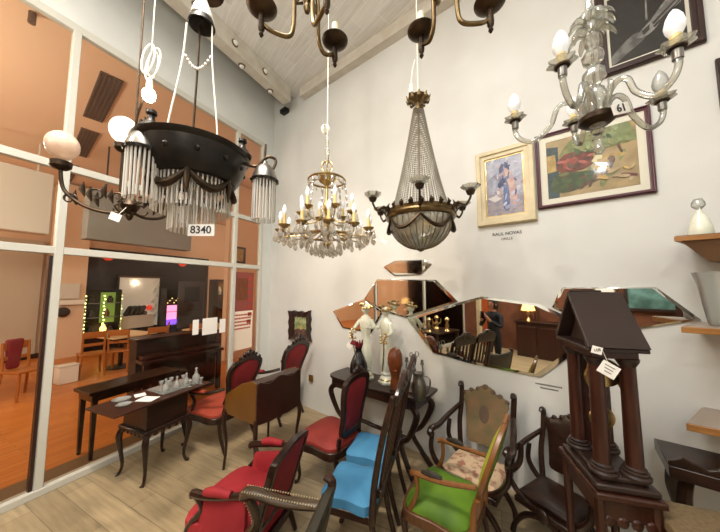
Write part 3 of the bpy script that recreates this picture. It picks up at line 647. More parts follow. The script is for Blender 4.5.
for i, (cx_, cy_) in enumerate(((.473, .996), (.554, 1.27), (.314, 1.301), (.101, 1.174), (.206, .932))):
    d = V3((cx_, cy_, 0)) - V3((MO.x, MO.y, 0)); r = d.length; d.normalize(); dz = .07
    def Q(u, v): return d*u + V3((0, 0, v))
    k_ = r/.235
    mb = MB(); curve(mb, [Q(.034, .0), Q(.045*k_, .055), Q(.075*k_, .085), Q(.105*k_, .072), Q(.125*k_, .02), Q(r-.062*k_, -.022), Q(r-.02*k_, -.005), Q(r, dz-.04), Q(r, dz)], [.0085, .009, .0085, .0085], 10)
    ar = mb.build('glass_arm', 'murano', md)
    e = Q(r, dz)
    MB().lathe([(0, -.025), (.0115, -.023), (.012, .004), (0, .004)], e, 14).build('metal_collar', 'pewter', ar)
    MB().lathe([(0, .004), (.019, .006), (.021, .012), (0, .014)], e, 16).build('pan_disc', 'darkbrass', ar)
    MB().lathe([(.012, .008), (.022, .01), (.034, .019), (.036, .023), (.02, .016), (.0, .016)], e, 28, wav=.13, wn=7).build('glass_saucer', 'murano', ar)
    MB().lathe([(0, .01), (.0125, .01), (.0125, .048), (0, .048)], e, 12).build('candle_sleeve', 'candlegold', ar)
    MB().lathe([(z_[0]*1.2, z_[1]*1.05+.046) for z_ in flame(.0185, .075)], e, 16).build('bulb', 'bulb' if i != 1 else 'shelfglass', ar)
for i in range(5):
    d = RX*math.cos(math.radians(i*72+70)) + RY*math.sin(math.radians(i*72+70))
    mb = MB(); curve(mb, [d*.024+V3((0, 0, .01)), d*.036+V3((0, 0, .045)), d*.045+V3((0, 0, .085)), d*.04+V3((0, 0, .105))], [.009, .016, .013, .004], 8, flat=.6); mb.build('glass_plume', 'murano', md)
tagd = -RY*.058 + RX*.024
MB().box((tagd.x, tagd.y, -.008), (.07, .003, .034), rz=yaw+.2, ry=-.3).build('number_tag', 'paper', md)
text_part('61', .034, 'ink', md, (tagd.x+.001, tagd.y-.0028, -.008), (PI/2, -.3, yaw+.2), 'tag_number', sx=1.2)

# two brass candle chandeliers cut off by the top of the frame
def brass_ch(loc, pans, label):
    t = thing('brass_chandelier', label, 'chandelier', loc, 0, 'brass candle chandeliers'); L0 = V3(loc)
    MB().lathe([(0, -.035), (.008, -.03), (.013, -.015), (.008, .0), (.016, .02), (.024, .05), (.018, .08), (.01, .1), (.013, .2), (.025, .25), (.01, .3), (.007, .4)], n=18).build('stem', 'brass', t)
    MB().cyl((0, 0, .35), (0, 0, H-loc[2]), .005, n=8).build('suspension_rod', 'darkbrass', t)
    for p in pans:
        e = V3(p)-L0; dz = e.z; d = V3((e.x, e.y, 0)); r = d.length; d.normalize()
        def Q(u, v): return d*u + V3((0, 0, v))
        mb = MB(); curve(mb, [Q(.012, .06), Q(.03, .065), Q(.042, .02), Q(.045, dz-.02), Q(.062, dz-.062), Q(r-.028, dz-.062), Q(r-.006, dz-.048)], [.0065, .0075, .0075, .0065], 10)
        mb.tube([Q(.015, .0), Q(.035, -.012), Q(.028, .018)], .005, 6)
        ar = mb.build('arm', 'brass', t)
        MB().lathe([(0, -.098), (.004, -.094), (.008, -.086), (.005, -.079), (.01, -.07), (.011, -.058), (.01, -.04), (.009, -.01), (0, 0)], e, 12).build('arm_finial', 'darkbrass', ar)
        MB().lathe([(0, -.016), (.016, -.014), (.036, -.005), (.047, .006), (.048, .01), (.03, .002), (0, -.003)], e, 28).build('drip_pan', 'darkbrass', ar)
        MB().lathe([(0, 0), (.0125, 0), (.012, .075), (0, .075)], e, 14).build('candle_sleeve', 'candle', ar)
    return t
brass_ch((-.545, .695, 2.83), ((-.643, .587, 2.75), (-.492, .794, 2.75), (-.42, .63, 2.765)), 'brass candle chandelier with a left and a right arm in view at top')
brass_ch((-.11, .83, 2.84), ((-.197, .895, 2.75), (.023, .897, 2.75), (-.13, .7, 2.76)), 'brass candle chandelier at top, above the tall crystal basket chandelier')
# ------------------------------------------------------------------ furniture (front of every chair is its local +y)
def cabriole(mb, x, y, h, r=.022, out=.035, top=None):
    sx = 1 if x > 0 else -1; sy = 1 if y > 0 else -1
    curve(mb, [(x, y, h), (x+sx*out*.5, y+sy*out*.6, h*.82), (x+sx*out*.2, y+sy*out*.25, h*.5), (x-sx*out*.15, y-sy*out*.1, h*.22), (x+sx*out*.1, y+sy*out*.2, h*.06), (x+sx*out*.5, y+sy*out*.8, .006)], [r*1.15, r*1.4, r*.95, r*.7, r*.6, r*.95], 8)
    return mb
def LT(y0, z0, lean): return lambda u, v, w: V3((u, y0 - (v-z0)*lean - w, v))     # w grows to the rear
BALL = [(0, .47), (.13, .47), (.2, .52), (.19, .6), (.215, .72), (.25, .84), (.235, .95), (.15, 1.0), (.07, 1.03), (0, 1.045)]
def louis(name, label, loc, az, wood='darkwood', seat='red', front='red2', back='red2', arms=True, W=.56, D=.52, SH=.43, scale=1, lean=.22, half=BALL, crest=True):
    t = thing(name, label, 'chair', loc, math.radians(az)-PI/2)
    t.scale = (scale,)*3
    sh = SH-.07
    def seatout(k): return [(p.x, p.y) for p in smooth([(-W/2*k*.86, -D/2*k), (W/2*k*.86, -D/2*k), (W/2*k, 0), (W/2*k*.98, D/2*k*.86), (0, D/2*k*1.06), (-W/2*k*.98, D/2*k*.86), (-W/2*k, 0)], 5, True)]
    Z = lambda u, v, w: V3((u, v, sh-.05+w))
    MB().prism(seatout(1), Z, .07).build('seat_frame', wood, t, .008)
    MB().dome(seatout(.95), lambda u, v, w: V3((u, v, sh+.015+w)), .03, .05).build('seat_cushion', seat, t)
    mb = MB()
    for i in range(5):
        u = -W*.3+i*W*.15; mb.ball((u, D/2*1.0, sh-.045), .022, 8, sy=.5)
    mb.build('apron_carving', wood, t)
    for sx in (-1, 1):
        cabriole(MB(), sx*W*.43, D*.42, sh-.02).build('leg', wood, t)
        mb = MB(); curve(mb, [(sx*W*.36, -D*.45, sh), (sx*W*.36, -D*.5, sh*.5), (sx*W*.37, -D*.66, .006)], [.022, .019, .016], 8); mb.build('leg', wood, t)
    o = mirror_outline(half); y0 = -D/2+.02; T = LT(y0, half[0][1], lean)
    MB().ring(o, shrink(o, .8), T, .045).build('back_frame', wood, t, .006)
    MB().dome(shrink(o, .82), lambda u, v, w: T(u, v, .032-w), .018, .03, back=.02).build('back_panel', [back], t)
    for sx in (-1, 1):
        mb = MB(); curve(mb, [(sx*W*.33, y0-.01, sh), (sx*.15, y0-.02, half[0][1]+.01)], [.022, .02], 8); mb.build('back_post', wood, t)
    if crest:
        mb = MB(); top = half[-1][1]
        for u, v, r in ((0, .02, .042), (.06, .012, .032), (-.06, .012, .032), (.12, -.015, .024), (-.12, -.015, .024), (.19, -.06, .026), (-.19, -.06, .026), (.0, .055, .022), (.225, -.1, .02), (-.225, -.1, .02)):
            p = T(u*half[5][0]/.25, top+v, .02); mb.ball(p, r, 10, sy=.7)
        mb.build('crest_carving', wood, t)
    if arms:
        for sx in (-1, 1):
            mb = MB(); ya = y0-(.66-half[0][1])*lean
            curve(mb, [(sx*.21, ya+.0, .70), (sx*W*.5, ya+.14, .665), (sx*W*.53, .02, .64), (sx*W*.53, .1, .635), (sx*W*.5, .15, .62)], [.018, .018, .02, .024, .018], 8)
            curve(mb, [(sx*W*.53, .1, .63), (sx*W*.5, .05, .55), (sx*W*.47, .1, .45), (sx*W*.46, .12, sh)], [.018, .017, .02, .02], 8)
            a = mb.build('arm', wood, t); p_ = MB(); curve(p_, [(sx*W*.515, ya+.18, .675), (sx*W*.53, .06, .66)], [.02, .025, .018], 8); p_.build('arm_pad', front, a)
    return t
louis('french_armchair', 'dark carved armchair with rust red seat between the glass partition and brown desk', (-3.1, 2.36, 0), 183, seat='redor', front='redor', back='red2', W=.6, D=.56, SH=.44, lean=.3)
louis('french_armchair', 'red carved armchair in the corner below the small dark picture', (-2.95, 3.13, 0), 180, seat='redor', front='red2', back='red2', W=.6, D=.52, SH=.44, lean=.3, scale=1.06)
RS = [(0, .47), (.11, .47), (.15, .52), (.15, .62), (.17, .74), (.19, .86), (.18, .96), (.12, 1.0), (.06, 1.015), (0, 1.02)]
louis('side_chair', 'dark carved side chair with brick red oval seat beside the dark console', (-1.49, 2.37, 0), 172, seat='redseat', back='red2', arms=False, W=.48, D=.46, SH=.44, lean=.16, half=RS, scale=1.04)
# low red bergere
def bergere(loc, az):
    t = thing('bergere_armchair', 'low bright red upholstered armchair with dark wood arms at the front', 'chair', loc, math.radians(az)-PI/2)
    W, D = .54, .5; w2, d2 = W/2, D/2
    MB().box((0, 0, .14), (W, D, .06)).build('seat_frame', 'darkwood', t, .01)
    so = [(p.x, p.y) for p in smooth([(-w2+.02, -d2+.05), (0, -d2+.04), (w2-.02, -d2+.05), (w2-.005, 0), (w2+.0, d2-.03), (0, d2+.03), (-w2-.0, d2-.03), (-w2+.005, 0)], 4, True)]
    MB().dome(so, lambda u, v, w: V3((u, v, .29+w)), .07, .05, back=.02).build('seat_cushion', 'red', t)
    MB().dome(shrink(so, 1.0), lambda u, v, w: V3((u, v, .165+w)), .1, .03).build('seat_base', 'red', t)
    for sx in (-1, 1):
        o = [(-d2+.02, .17), (d2-.1, .17), (d2-.12, .3), (d2-.16, .5), (-d2+.02, .56)]
        MB().dome(o, lambda u, v, w: V3((sx*(w2-.03+w), u, v)), .03, .02, back=.02).build('side_panel', 'red', t)
        mb = MB(); curve(mb, [(sx*w2, -d2-.0, .60), (sx*(w2+.02), -.05, .565), (sx*(w2+.02), d2-.18, .55), (sx*(w2+.01), d2-.1, .54), (sx*(w2+.01), d2-.085, .515)], [.018, .02, .024, .026, .016], 8)
        curve(mb, [(sx*(w2+.015), d2-.12, .54), (sx*(w2+.0), d2-.16, .45), (sx*(w2+.0), d2-.06, .32), (sx*w2, d2-.03, .16), (sx*w2, d2-.02, .02)], [.018, .018, .022, .026, .016], 8)
        a = mb.build('arm', 'darkwood', t)
        p_ = MB(); curve(p_, [(sx*(w2+.015), -.14, .59), (sx*(w2+.02), -.02, .588), (sx*(w2+.02), d2-.2, .572)], [.022, .03, .022], 10); p_.build('arm_pad', 'red', a)
        mb = MB(); curve(mb, [(sx*w2*.9, -d2+.02, .16), (sx*w2*.9, -d2-.04, .01)], [.022, .016], 8); mb.build('leg', 'darkwood', t)
        mb = MB(); curve(mb, [(sx*w2*.97, d2-.02, .16), (sx*w2*.99, d2+.01, .08), (sx*w2*.97, d2-.0, .006)], [.024, .022, .018], 8); mb.build('leg', 'darkwood', t)
    half = [(0, .3), (.18, .3), (.21, .34), (.215, .5), (.222, .66), (.222, .74), (.2, .77), (.11, .795), (0, .81)]
    o = mirror_outline(half, 3); T = LT(-d2+.03, .3, .3)
    MB().ring(o, shrink(o, .84), T, .05).build('back_frame', 'darkwood', t, .006)
    MB().dome(shrink(o, .86), lambda u, v, w: T(u, v, .04-w), .02, .05, back=.012).build('back_panel', 'red2', t)
    return t
bergere((-1.66, 1.48, 0), 190)
# leather armchair with nail heads, nearest to the camera
def leather_chair(loc, az):
    t = thing('leather_armchair', 'dark leather armchair with brass nail heads, nearest to the camera at bottom', 'chair', loc, math.radians(az)-PI/2)
    W, D = .58, .45; w2, d2 = W/2, D/2
    MB().box((0, 0, .36), (W-.03, D, .09)).build('seat_frame', 'darkwood', t, .01)
    MB().dome(rect(-w2+.04, w2-.04, -d2+.02, d2-.01), lambda u, v, w: V3((u, v, .4+w)), .02, .05).build('seat_cushion', 'leather', t, .01)
    half = [(0, .46), (.24, .46), (.265, .5), (.265, .7), (.272, .76), (.25, .79), (.14, .78), (0, .77)]
    o = mirror_outline(half, 3); T = LT(-d2+.03, .46, .24)
    MB().dome(o, lambda u, v, w: T(u, v, .03-w), .03, .03, back=.02).build('backrest', 'leather', t)
    mb = MB()
    for p in o[::1]: mb.ball(T(p[0]*.985, p[1]*.99, .005), .006, 6)
    mb.build('nail_trim', 'nail', t)
    for sx in (-1, 1):
        mb = MB(); curve(mb, [(sx*w2*.93, -d2-.0, .5), (sx*w2*.95, -d2-.05, .72), (sx*w2*.97, -d2-.06, .8), (sx*w2*.98, -d2-.02, .82)], [.024, .022, .026, .02], 8); mb.build('back_post', 'darkwood', t)
        mb = MB(); curve(mb, [(sx*w2, -d2-.02, .66), (sx*w2, 0, .645), (sx*w2, d2-.05, .665), (sx*w2, d2+.02, .655), (sx*w2, d2+.035, .62)], [.03, .034, .036, .036, .022], 10, flat=.75)
        a = mb.build('arm', 'leatherarm', t)
        for q in (-1, 1):
            mb = MB()
            for i in range(30): mb.ball((sx*w2+q*.027, -d2+(D+.02)*i/29, .668+.012*(i/29)), .0052, 6)
            mb.build('nail_trim', 'nail', a)
        mb = MB(); curve(mb, [(sx*w2, d2-.01, .63), (sx*w2, d2-.06, .52), (sx*w2, d2-.0, .42), (sx*w2*.96, d2-.02, .33)], [.03, .026, .03, .028], 8, flat=.8); mb.build('arm_support', 'leatherarm', t)
        mb = MB()
        for i in range(14): mb.ball((sx*w2+.0, d2+.022-.05*math.sin(i/13*PI), .6-.19*i/13), .004, 6)
        mb.build('nail_trim', 'nail', a)
        MB().box((sx*w2*.92, d2-.04, .17), (.05, .05, .34)).build('leg', 'darkwood', t, .006); MB().box((sx*w2*.92, -d2+.03, .17), (.045, .045, .34)).build('leg', 'darkwood', t, .006)
    return t
leather_chair((-1.03, .985, 0), 194)
# blue chairs
def blue_chair(loc, az):
    t = thing('dining_chair', '', 'chair', loc, math.radians(az)-PI/2, 'blue seated dining chairs')
    W, D = .37, .36; w2, d2 = W/2, D/2
    MB().box((0, 0, .37), (W+.01, D+.02, .055)).build('seat_frame', 'darkwood', t, .008)
    MB().dome([(p.x, p.y) for p in smooth([(-w2*.94, -d2*.92), (w2*.94, -d2*.92), (w2*.98, 0), (w2*.98, d2*.98), (0, d2*1.02), (-w2*.98, d2*.98), (-w2*.98, 0)], 4, True)], lambda u, v, w: V3((u, v, .395+w)), .06, .03).build('seat_cushion', 'blue', t)
    half = [(.0, .5)]
    for sx in (-1, 1):
        cabriole(MB(), sx*(w2-.02), d2-.02, .36, .02, .03).build('leg', 'darkwood', t)
        mb = MB(); curve(mb, [(sx*(w2-.015), -d2+.01, .37), (sx*(w2-.02), -d2-.03, .18), (sx*(w2-.02), -d2-.08, .005)], [.022, .019, .018], 8); mb.build('leg', 'darkwood', t)
        mb = MB(); curve(mb, [(sx*(w2-.01), -d2+.0, .36), (sx*(w2-.0), -d2-.02, .6), (sx*(w2+.015), -d2-.08, .9), (sx*(w2+.02), -d2-.15, 1.16)], [.026, .022, .02, .019], 8, flat=1.2); mb.build('back_post', 'darkwood', t)
        MB().box((sx*(w2-.012), 0, .345), (.016, D, .012)).build('side_bead', 'walnut', t, .003)
    T = LT(-d2-.02, .5, .2)
    cr = [(-.2, 1.1), (.2, 1.1), (.215, 1.17), (.17, 1.22), (.09, 1.235), (.05, 1.265), (0, 1.275), (-.05, 1.265), (-.09, 1.235), (-.17, 1.22), (-.215, 1.17)]
    MB().prism(cr, T, .035).build('crest_rail', 'darkwood', t, .008)
    mb = MB()
    for u, v, r in ((0, 1.235, .03), (.06, 1.2, .024), (-.06, 1.2, .024), (.11, 1.175, .02), (-.11, 1.175, .02)): mb.ball(T(u, v, .03), r, 8, sy=.5); mb.ball(T(u, v, .004), r, 8, sy=.4)
    mb.build('crest_carving', 'darkwood', t)
    MB().prism([(-.16, .5), (.16, .5), (.16, .55), (0, .57), (-.16, .55)], T, .03).build('lower_rail', 'darkwood', t, .006)
    for i in range(5):
        u = -.11+.055*i; q = u*1.35; MB().prism([(u-.012, .54), (u+.012, .54), (q+.016, .8), (q+.012, 1.11), (q-.012, 1.11), (q-.016, .8)], T, .02).build('back_slat', 'mahog', t, .004)
    return t
b1 = blue_chair((-.94, 1.835, 0), 187); b1['label'] = 'blue seated slat back chair, the nearer of the two blue chairs'
dup(b1, (-1.0, 2.295, 0), math.radians(187)-PI/2, 'blue seated slat back chair, the farther one, partly hidden behind its twin')
# green armchair with oval back
def green_chair(loc, az):
    t = thing('oval_back_armchair', 'walnut armchair with bright green velvet seat and lime oval back', 'chair', loc, math.radians(az)-PI/2); t.scale = (.93, .93, .96)
    W, D = .5, .46; w2, d2 = W/2, D/2
    so = lambda k: [(p.x, p.y) for p in smooth([(-w2*.84*k, -d2*k), (w2*.84*k, -d2*k), (w2*k, 0), (w2*.97*k, d2*.9*k), (0, d2*1.05*k), (-w2*.97*k, d2*.9*k), (-w2*k, 0)], 5, True)]
    mb = MB(); mb.ring(so(1.04), so(.86), lambda u, v, w: V3((u, v, .33+w+.02*math.cos(u/w2*PI))), .07); mb.build('seat_frame', 'walnut', t, .006)
    MB().dome(so(.95), lambda u, v, w: V3((u, v, .37+w)), .03, .085).build('seat_cushion', 'green', t)
    for sx in (-1, 1):
        cabriole(MB(), sx*w2*.88, d2*.86, .36, .02, .03).build('leg', 'mahog', t)
        mb = MB(); curve(mb, [(sx*w2*.72, -d2*.95, .36), (sx*w2*.74, -d2*1.25, .005)], [.02, .016], 8); mb.build('leg', 'mahog', t)
        mb = MB(); curve(mb, [(sx*.17, -d2-.02, .36), (sx*.165, -d2-.03, .5), (sx*.185, -d2-.06, .6)], [.022, .02, .018], 8, flat=.9); mb.build('back_post', 'honey', t)
        mb = MB(); curve(mb, [(sx*.2, -d2-.06, .68), (sx*w2*.98, -.08, .655), (sx*w2*1.04, .09, .65), (sx*w2*1.02, .14, .64)], [.016, .018, .02, .022], 8, flat=1)
        curve(mb, [(sx*w2*1.04, .1, .64), (sx*w2*1.0, .1, .52), (sx*w2*.96, .16, .38)], [.018, .015, .02], 8)
        a = mb.build('arm', 'honey', t); p_ = MB(); curve(p_, [(sx*w2*.97, -.08, .675), (sx*w2*1.01, -.01, .682), (sx*w2*1.03, .06, .672)], [.012, .022, .012], 8); p_.build('arm_pad', 'leather', a)
    o = [(.235*math.sin(i/32*2*PI), .79-.27*math.cos(i/32*2*PI)) for i in range(32)]
    T = LT(-d2-.01, .5, .34)
    MB().ring(o, shrink(o, .83), T, .035).build('back_frame', 'honey', t, .006)
    MB().dome(shrink(o, .85), lambda u, v, w: T(u, v, .025-w), .016, .035, back=.012).build('back_panel', 'greenback', t)
    MB().dome(shrink(o, .8), lambda u, v, w: T(u, v, .03+w), .004, .012).build('rear_cover', 'green', t)
    mb = MB(); mb.tube([T(-.05, 1.05, .015), T(0, 1.085, .015), T(.05, 1.05, .015)], [.012, .016, .012], 8); mb.build('crest_carving', 'honey', t)
    return t
green_chair((-.36, 2.08, 0), 169)
# curule armchairs
def curule(loc, az, label, back, seat, wood='darkwood', s=.9):
    t = thing('curule_armchair', label, 'chair', loc, math.radians(az)-PI/2); t.scale = (s, s, s)
    W, D = .56, .44; w2, d2 = W/2, D/2
    for sx in (-1, 1):
        mb = MB(); curve(mb, [(sx*w2*.82, -d2, .36), (sx*(w2*.92), -d2-.05, .62), (sx*w2*.9, -d2-.1, .82), (sx*w2*.92, -d2-.13, .98), (sx*w2*.92, -d2-.1, 1.01), (sx*w2*.92, -d2-.07, .99)], [.028, .026, .026, .026, .026, .018], 8); mb.build('back_post', wood, t)
        mb = MB(); curve(mb, [(sx*w2*.93, -d2-.08, .8), (sx*w2*1.08, -.1, .74), (sx*w2*1.2, .05, .68), (sx*w2*1.22, .17, .69), (sx*w2*1.22, .22, .665), (sx*w2*1.22, .2, .63)], [.022, .024, .024, .03, .03, .018], 8); mb.build('arm', wood, t)
        for yy in (d2, -d2*.7):
            mb = MB(); curve(mb, [(sx*w2*1.2, yy-.04, .66), (sx*w2*1.16, yy, .5), (sx*w2*.7, yy, .36), (0, yy, .3), (-sx*w2*.6, yy, .22), (-sx*w2*.95, yy, .09), (-sx*w2*1.02, yy+.02, .008)], [.022, .024, .026, .028, .026, .022, .026], 8); mb.build('leg', wood, t)
    mb = MB(); mb.box((0, 0, .33), (W*.9, D+.06, .05)); mb.ball((0, d2+.04, .33), .06, 12, sy=.4); mb.build('seat_frame', wood, t, .01)
    MB().dome(rect(-w2*.85, w2*.85, -d2*.95, d2*.95), lambda u, v, w: V3((u, v, .36+w)), .03, .05).build('seat_cushion', seat, t, .01)
    half = [(0, .5), (.15, .5), (.17, .6), (.19, .8), (.22, .88), (.19, .95), (.1, .98), (.06, 1.02), (0, 1.04)]
    o = mirror_outline(half, 3); T = LT(-d2+.0, .5, .2)
    MB().dome(o, lambda u, v, w: T(u, v, .02-w), .02, .015, back=.01).build('back_panel', back, t)
    mb = MB()
    for u, v, r in ((0, 1.02, .035), (.07, .99, .03), (-.07, .99, .03), (.14, .965, .028), (-.14, .965, .028), (.2, .93, .026), (-.2, .93, .026)): mb.ball(T(u, v, .01), r, 10, sy=.7)
    mb.build('crest_carving', wood if back != 'tapestry' else 'rust', t)
    return t
c = curule((-.18, 2.56, 0), 253, 'dark scroll armed chair with faded tapestry back, between green chair and wall', 'tapestry', 'floral')
o = [(.05*math.sin(i/16*2*PI), .78-.085*math.cos(i/16*2*PI)) for i in range(16)]; T = LT(-.22, .5, .2)
MB().dome(o, lambda u, v, w: T(u, v, -.012-w), .002, .004).build('woven_medallion', 'rust', c)
curule((.37, 2.525, 0), 236, 'dark scroll armed chair half hidden behind the gabled clock', 'darkwood', 'darkwood', s=.8)

# writing desk seen from its back
DA = math.radians(174)-PI/2
t = thing('writing_desk', 'brown slant front writing desk with dark wavy back on slim legs', 'desk', (-2.25, 2.24, 0), DA)
w2, d2 = .285, .25
prof = [(-d2, .56), (-d2, .93), (-d2+.08, .95), (-.02, .9), (d2, .74), (d2, .6), (d2-.06, .56)]
for sx in (-1, 1): MB().prism(prof, lambda u, v, w: V3((sx*w2-sx*w, u, v)), .02).build('side_panel', 'deskwood', t, .004)
bp = [(-w2, .56), (-w2*.4, .54), (-.03, .545), (0, .52), (.03, .545), (w2*.4, .54), (w2, .56)] + [(w2-2*w2*i/16, .93+.022*math.cos(i/16*4*PI)*(1 if 0 < i < 16 else .3)) for i in range(17)]
MB().prism(bp, lambda u, v, w: V3((u, -d2-.012+w, v)), .022).build('back_panel', 'deskdark', t, .004)
mb = MB(); mb.prism([(-d2, .925), (-d2+.08, .945), (-.02, .895), (-.02, .88), (-d2, .9)], lambda u, v, w: V3((-w2+.005+w, u, v)), 2*w2-.01); mb.build('top', 'deskdark', t, .003)
MB().prism([(-.02, .895), (d2, .735), (d2, .715), (-.02, .875)], lambda u, v, w: V3((-w2+.022+w, u, v)), 2*w2-.044).build('slant_lid', 'deskwood', t, .003)
MB().box((0, 0, .575), (2*w2-.04, 2*d2-.03, .02)).build('bottom_board', 'deskdark', t); MB().box((0, d2-.015, .65), (2*w2-.04, .018, .14)).build('drawer_front', 'deskwood', t)
for sx in (-1, 1):
    for sy in (-1, 1):
        mb = MB(); curve(mb, [(sx*(w2-.015), sy*(d2-.015), .6), (sx*(w2-.0), sy*(d2-.0), .48), (sx*(w2-.02), sy*(d2-.02), .25), (sx*(w2-.01), sy*(d2-.005), .005)], [.022, .022, .014, .013], 8); mb.build('leg', 'deskdark', t)

# drop leaf side table by the partition
t = thing('side_table', 'dark cabriole leg side table by the glass partition holding glass bottles', 'table', (-3.2, 1.68, 0), .06)
MB().box((0, .0, .735), (.46, .93, .018)).build('table_top', 'mahog', t, .004)
MB().box((.0, .02, .60), (.38, .40, .23)).build('case', 'darkwood', t, .006)
MB().box((.0, .02, .47), (.44, .46, .03)).build('moulding', 'darkwood', t, .008)
mb = MB()
for i in range(7): mb.ball((.225, -.18+i*.065, .45), .024, 8, sx=.5); mb.ball((-.18+i*.06, -.2, .45), .024, 8, sy=.5)
mb.build('apron_carving', 'darkwood', t)
for sx in (-1, 1):
    for sy in (-1, 1): cabriole(MB(), sx*.19, .02+sy*.19, .46, .021, .04).build('leg', 'darkwood', t)
def ontab(u, v, z=.7445):
    c_, s_ = math.cos(.06), math.sin(.06); return (-3.2+c_*u-s_*v, 1.68+s_*u+c_*v, z)
tray = MB(); tray.box((0, 0, .004), (.3, .42, .006)); tray.box((0, 0, .0115), (.27, .39, .005)); o = tray.build('glass_tray', 'shelfglass'); o.location = ontab(-.02, .22); tag(o, 'flat glass tray under the bottles on the side table', 'tray')
DEC = [(0, .0), (.03, .0), (.034, .02), (.03, .05), (.014, .07), (.011, .085), (.016, .09), (0, .09)]
q = None
lab = ['small glass decanter on side table, nearest the camera of the row', 'small glass decanter on side table, second of the row', 'small glass decanter on side table, third of the row', 'small glass decanter on side table, tallest and farthest of the row']
for i, (u, v, s_) in enumerate(((.06, .06, 1), (.07, .17, .95), (.05, .29, .95), (.06, .4, 1.2))):
    if q is None:
        q = thing('glass_decanter', lab[0], 'bottle', ontab(u, v, .7585), 0, 'decanters on the side table'); MB().lathe(DEC, n=14).build('bottle', 'shelfglass', q); MB().lathe([(0, .09), (.008, .092), (.006, .1), (.014, .112), (.008, .128), (0, .13)], n=10).build('stopper', 'shelfglass', q)
    else:
        r = dup(q, ontab(u, v, .7585), .5*i, lab[i]); r.scale = (s_,)*3
gl = [(.02, .0), (.022, .002), (.004, .008), (.004, .03), (.02, .05), (.024, .07), (.022, .07), (.017, .05), (0, .035)]
spots = [(-.08, .1), (-.1, .22), (-.06, .33), (.17, .38), (-.02, .14), (.14, .27)]
names = ['at the partition side, first from the front', 'at the partition side, second from the front', 'at the partition side, third from the front', 'at the far end of the table', 'beside the first decanter', 'at the room side by the third decanter']
g0 = MB().lathe([(0, 0)]+gl, n=12).mesh('liqueur_glass', 'shelfglass')
for (u, v), nm in zip(spots, names):
    o = link_mesh('liqueur_glass', g0, None, ontab(u, v, .7585 if -.17 < u < .13 and .01 < v < .43 else .7445)); tag(o, 'tiny stemmed glass on side table, ' + nm, 'glass', 'liqueur glasses on the side table')
pd = MB().lathe([(0, .0), (.03, .0), (.055, .01), (.075, .02), (.077, .023), (.05, .013), (0, .008)], n=24).mesh('dish', 'shelfglass')
for (u, v, s_), nm in zip(((-.1, -.25, 1), (.04, -.3, .8)), ('glass dish on the near leaf of side table, partition side', 'smaller glass dish on the near leaf of side table, room side')):
    o = link_mesh('glass_dish', pd, None, ontab(u, v)); o.scale = (s_,)*3; tag(o, nm, 'dish', 'dishes on the side table')
o = MB().box((0, 0, .002), (.16, .12, .003)).build('paper_sheet', 'paper'); o.location = ontab(.08, -.12); o.rotation_euler = (0, 0, .4); tag(o, 'white sheet of paper on the side table between dishes and bottles', 'paper')
o = MB().box((0, 0, .002), (.1, .09, .003)).build('price_card', 'paper'); o.location = ontab(-.1, -.09); o.rotation_euler = (0, 0, -.3); tag(o, 'small white card on side table beside the paper sheet', 'card')

# console table with its clutter
A = SK
t = thing('console_table', 'dark console table along the wall under the mirrors with curved legs', 'table', (-1.2, 2.9, 0), A)
TZ = .8
top = [(p.x, p.y) for p in smooth([(-.62, .2), (-.62, -.1), (-.5, -.2), (-.2, -.22), (0, -.25), (.2, -.22), (.5, -.2), (.62, -.1), (.62, .2)], 4)]
MB().prism(top, lambda u, v, w: V3((u, v, TZ-.03+w)), .03).build('table_top', 'darkwood', t, .005)
MB().box((0, .0, TZ-.08), (1.1, .34, .1)).build('apron', 'darkwood', t, .006)
for sx in (-1, 1):
    for sy, yy in ((-1, -.15), (1, .16)):
        mb = MB(); curve(mb, [(sx*.5, yy, TZ-.1), (sx*.56, yy+sy*.02, .62), (sx*.46, yy, .4), (sx*.36, yy*.8, .3), (sx*.44, yy, .14), (sx*.54, yy+sy*.02, .01)], [.03, .034, .026, .026, .026, .03], 8); mb.build('leg', 'darkwood', t)
mb = MB(); curve(mb, [(-.38, 0, .3), (-.2, -.05, .34), (0, 0, .3), (.2, -.05, .34), (.38, 0, .3)], .022, 8); mb.tube([(-.37, -.12, .3), (-.37, .13, .3)], .02, 8); mb.tube([(.37, -.12, .3), (.37, .13, .3)], .02, 8); mb.build('stretcher', 'darkwood', t)
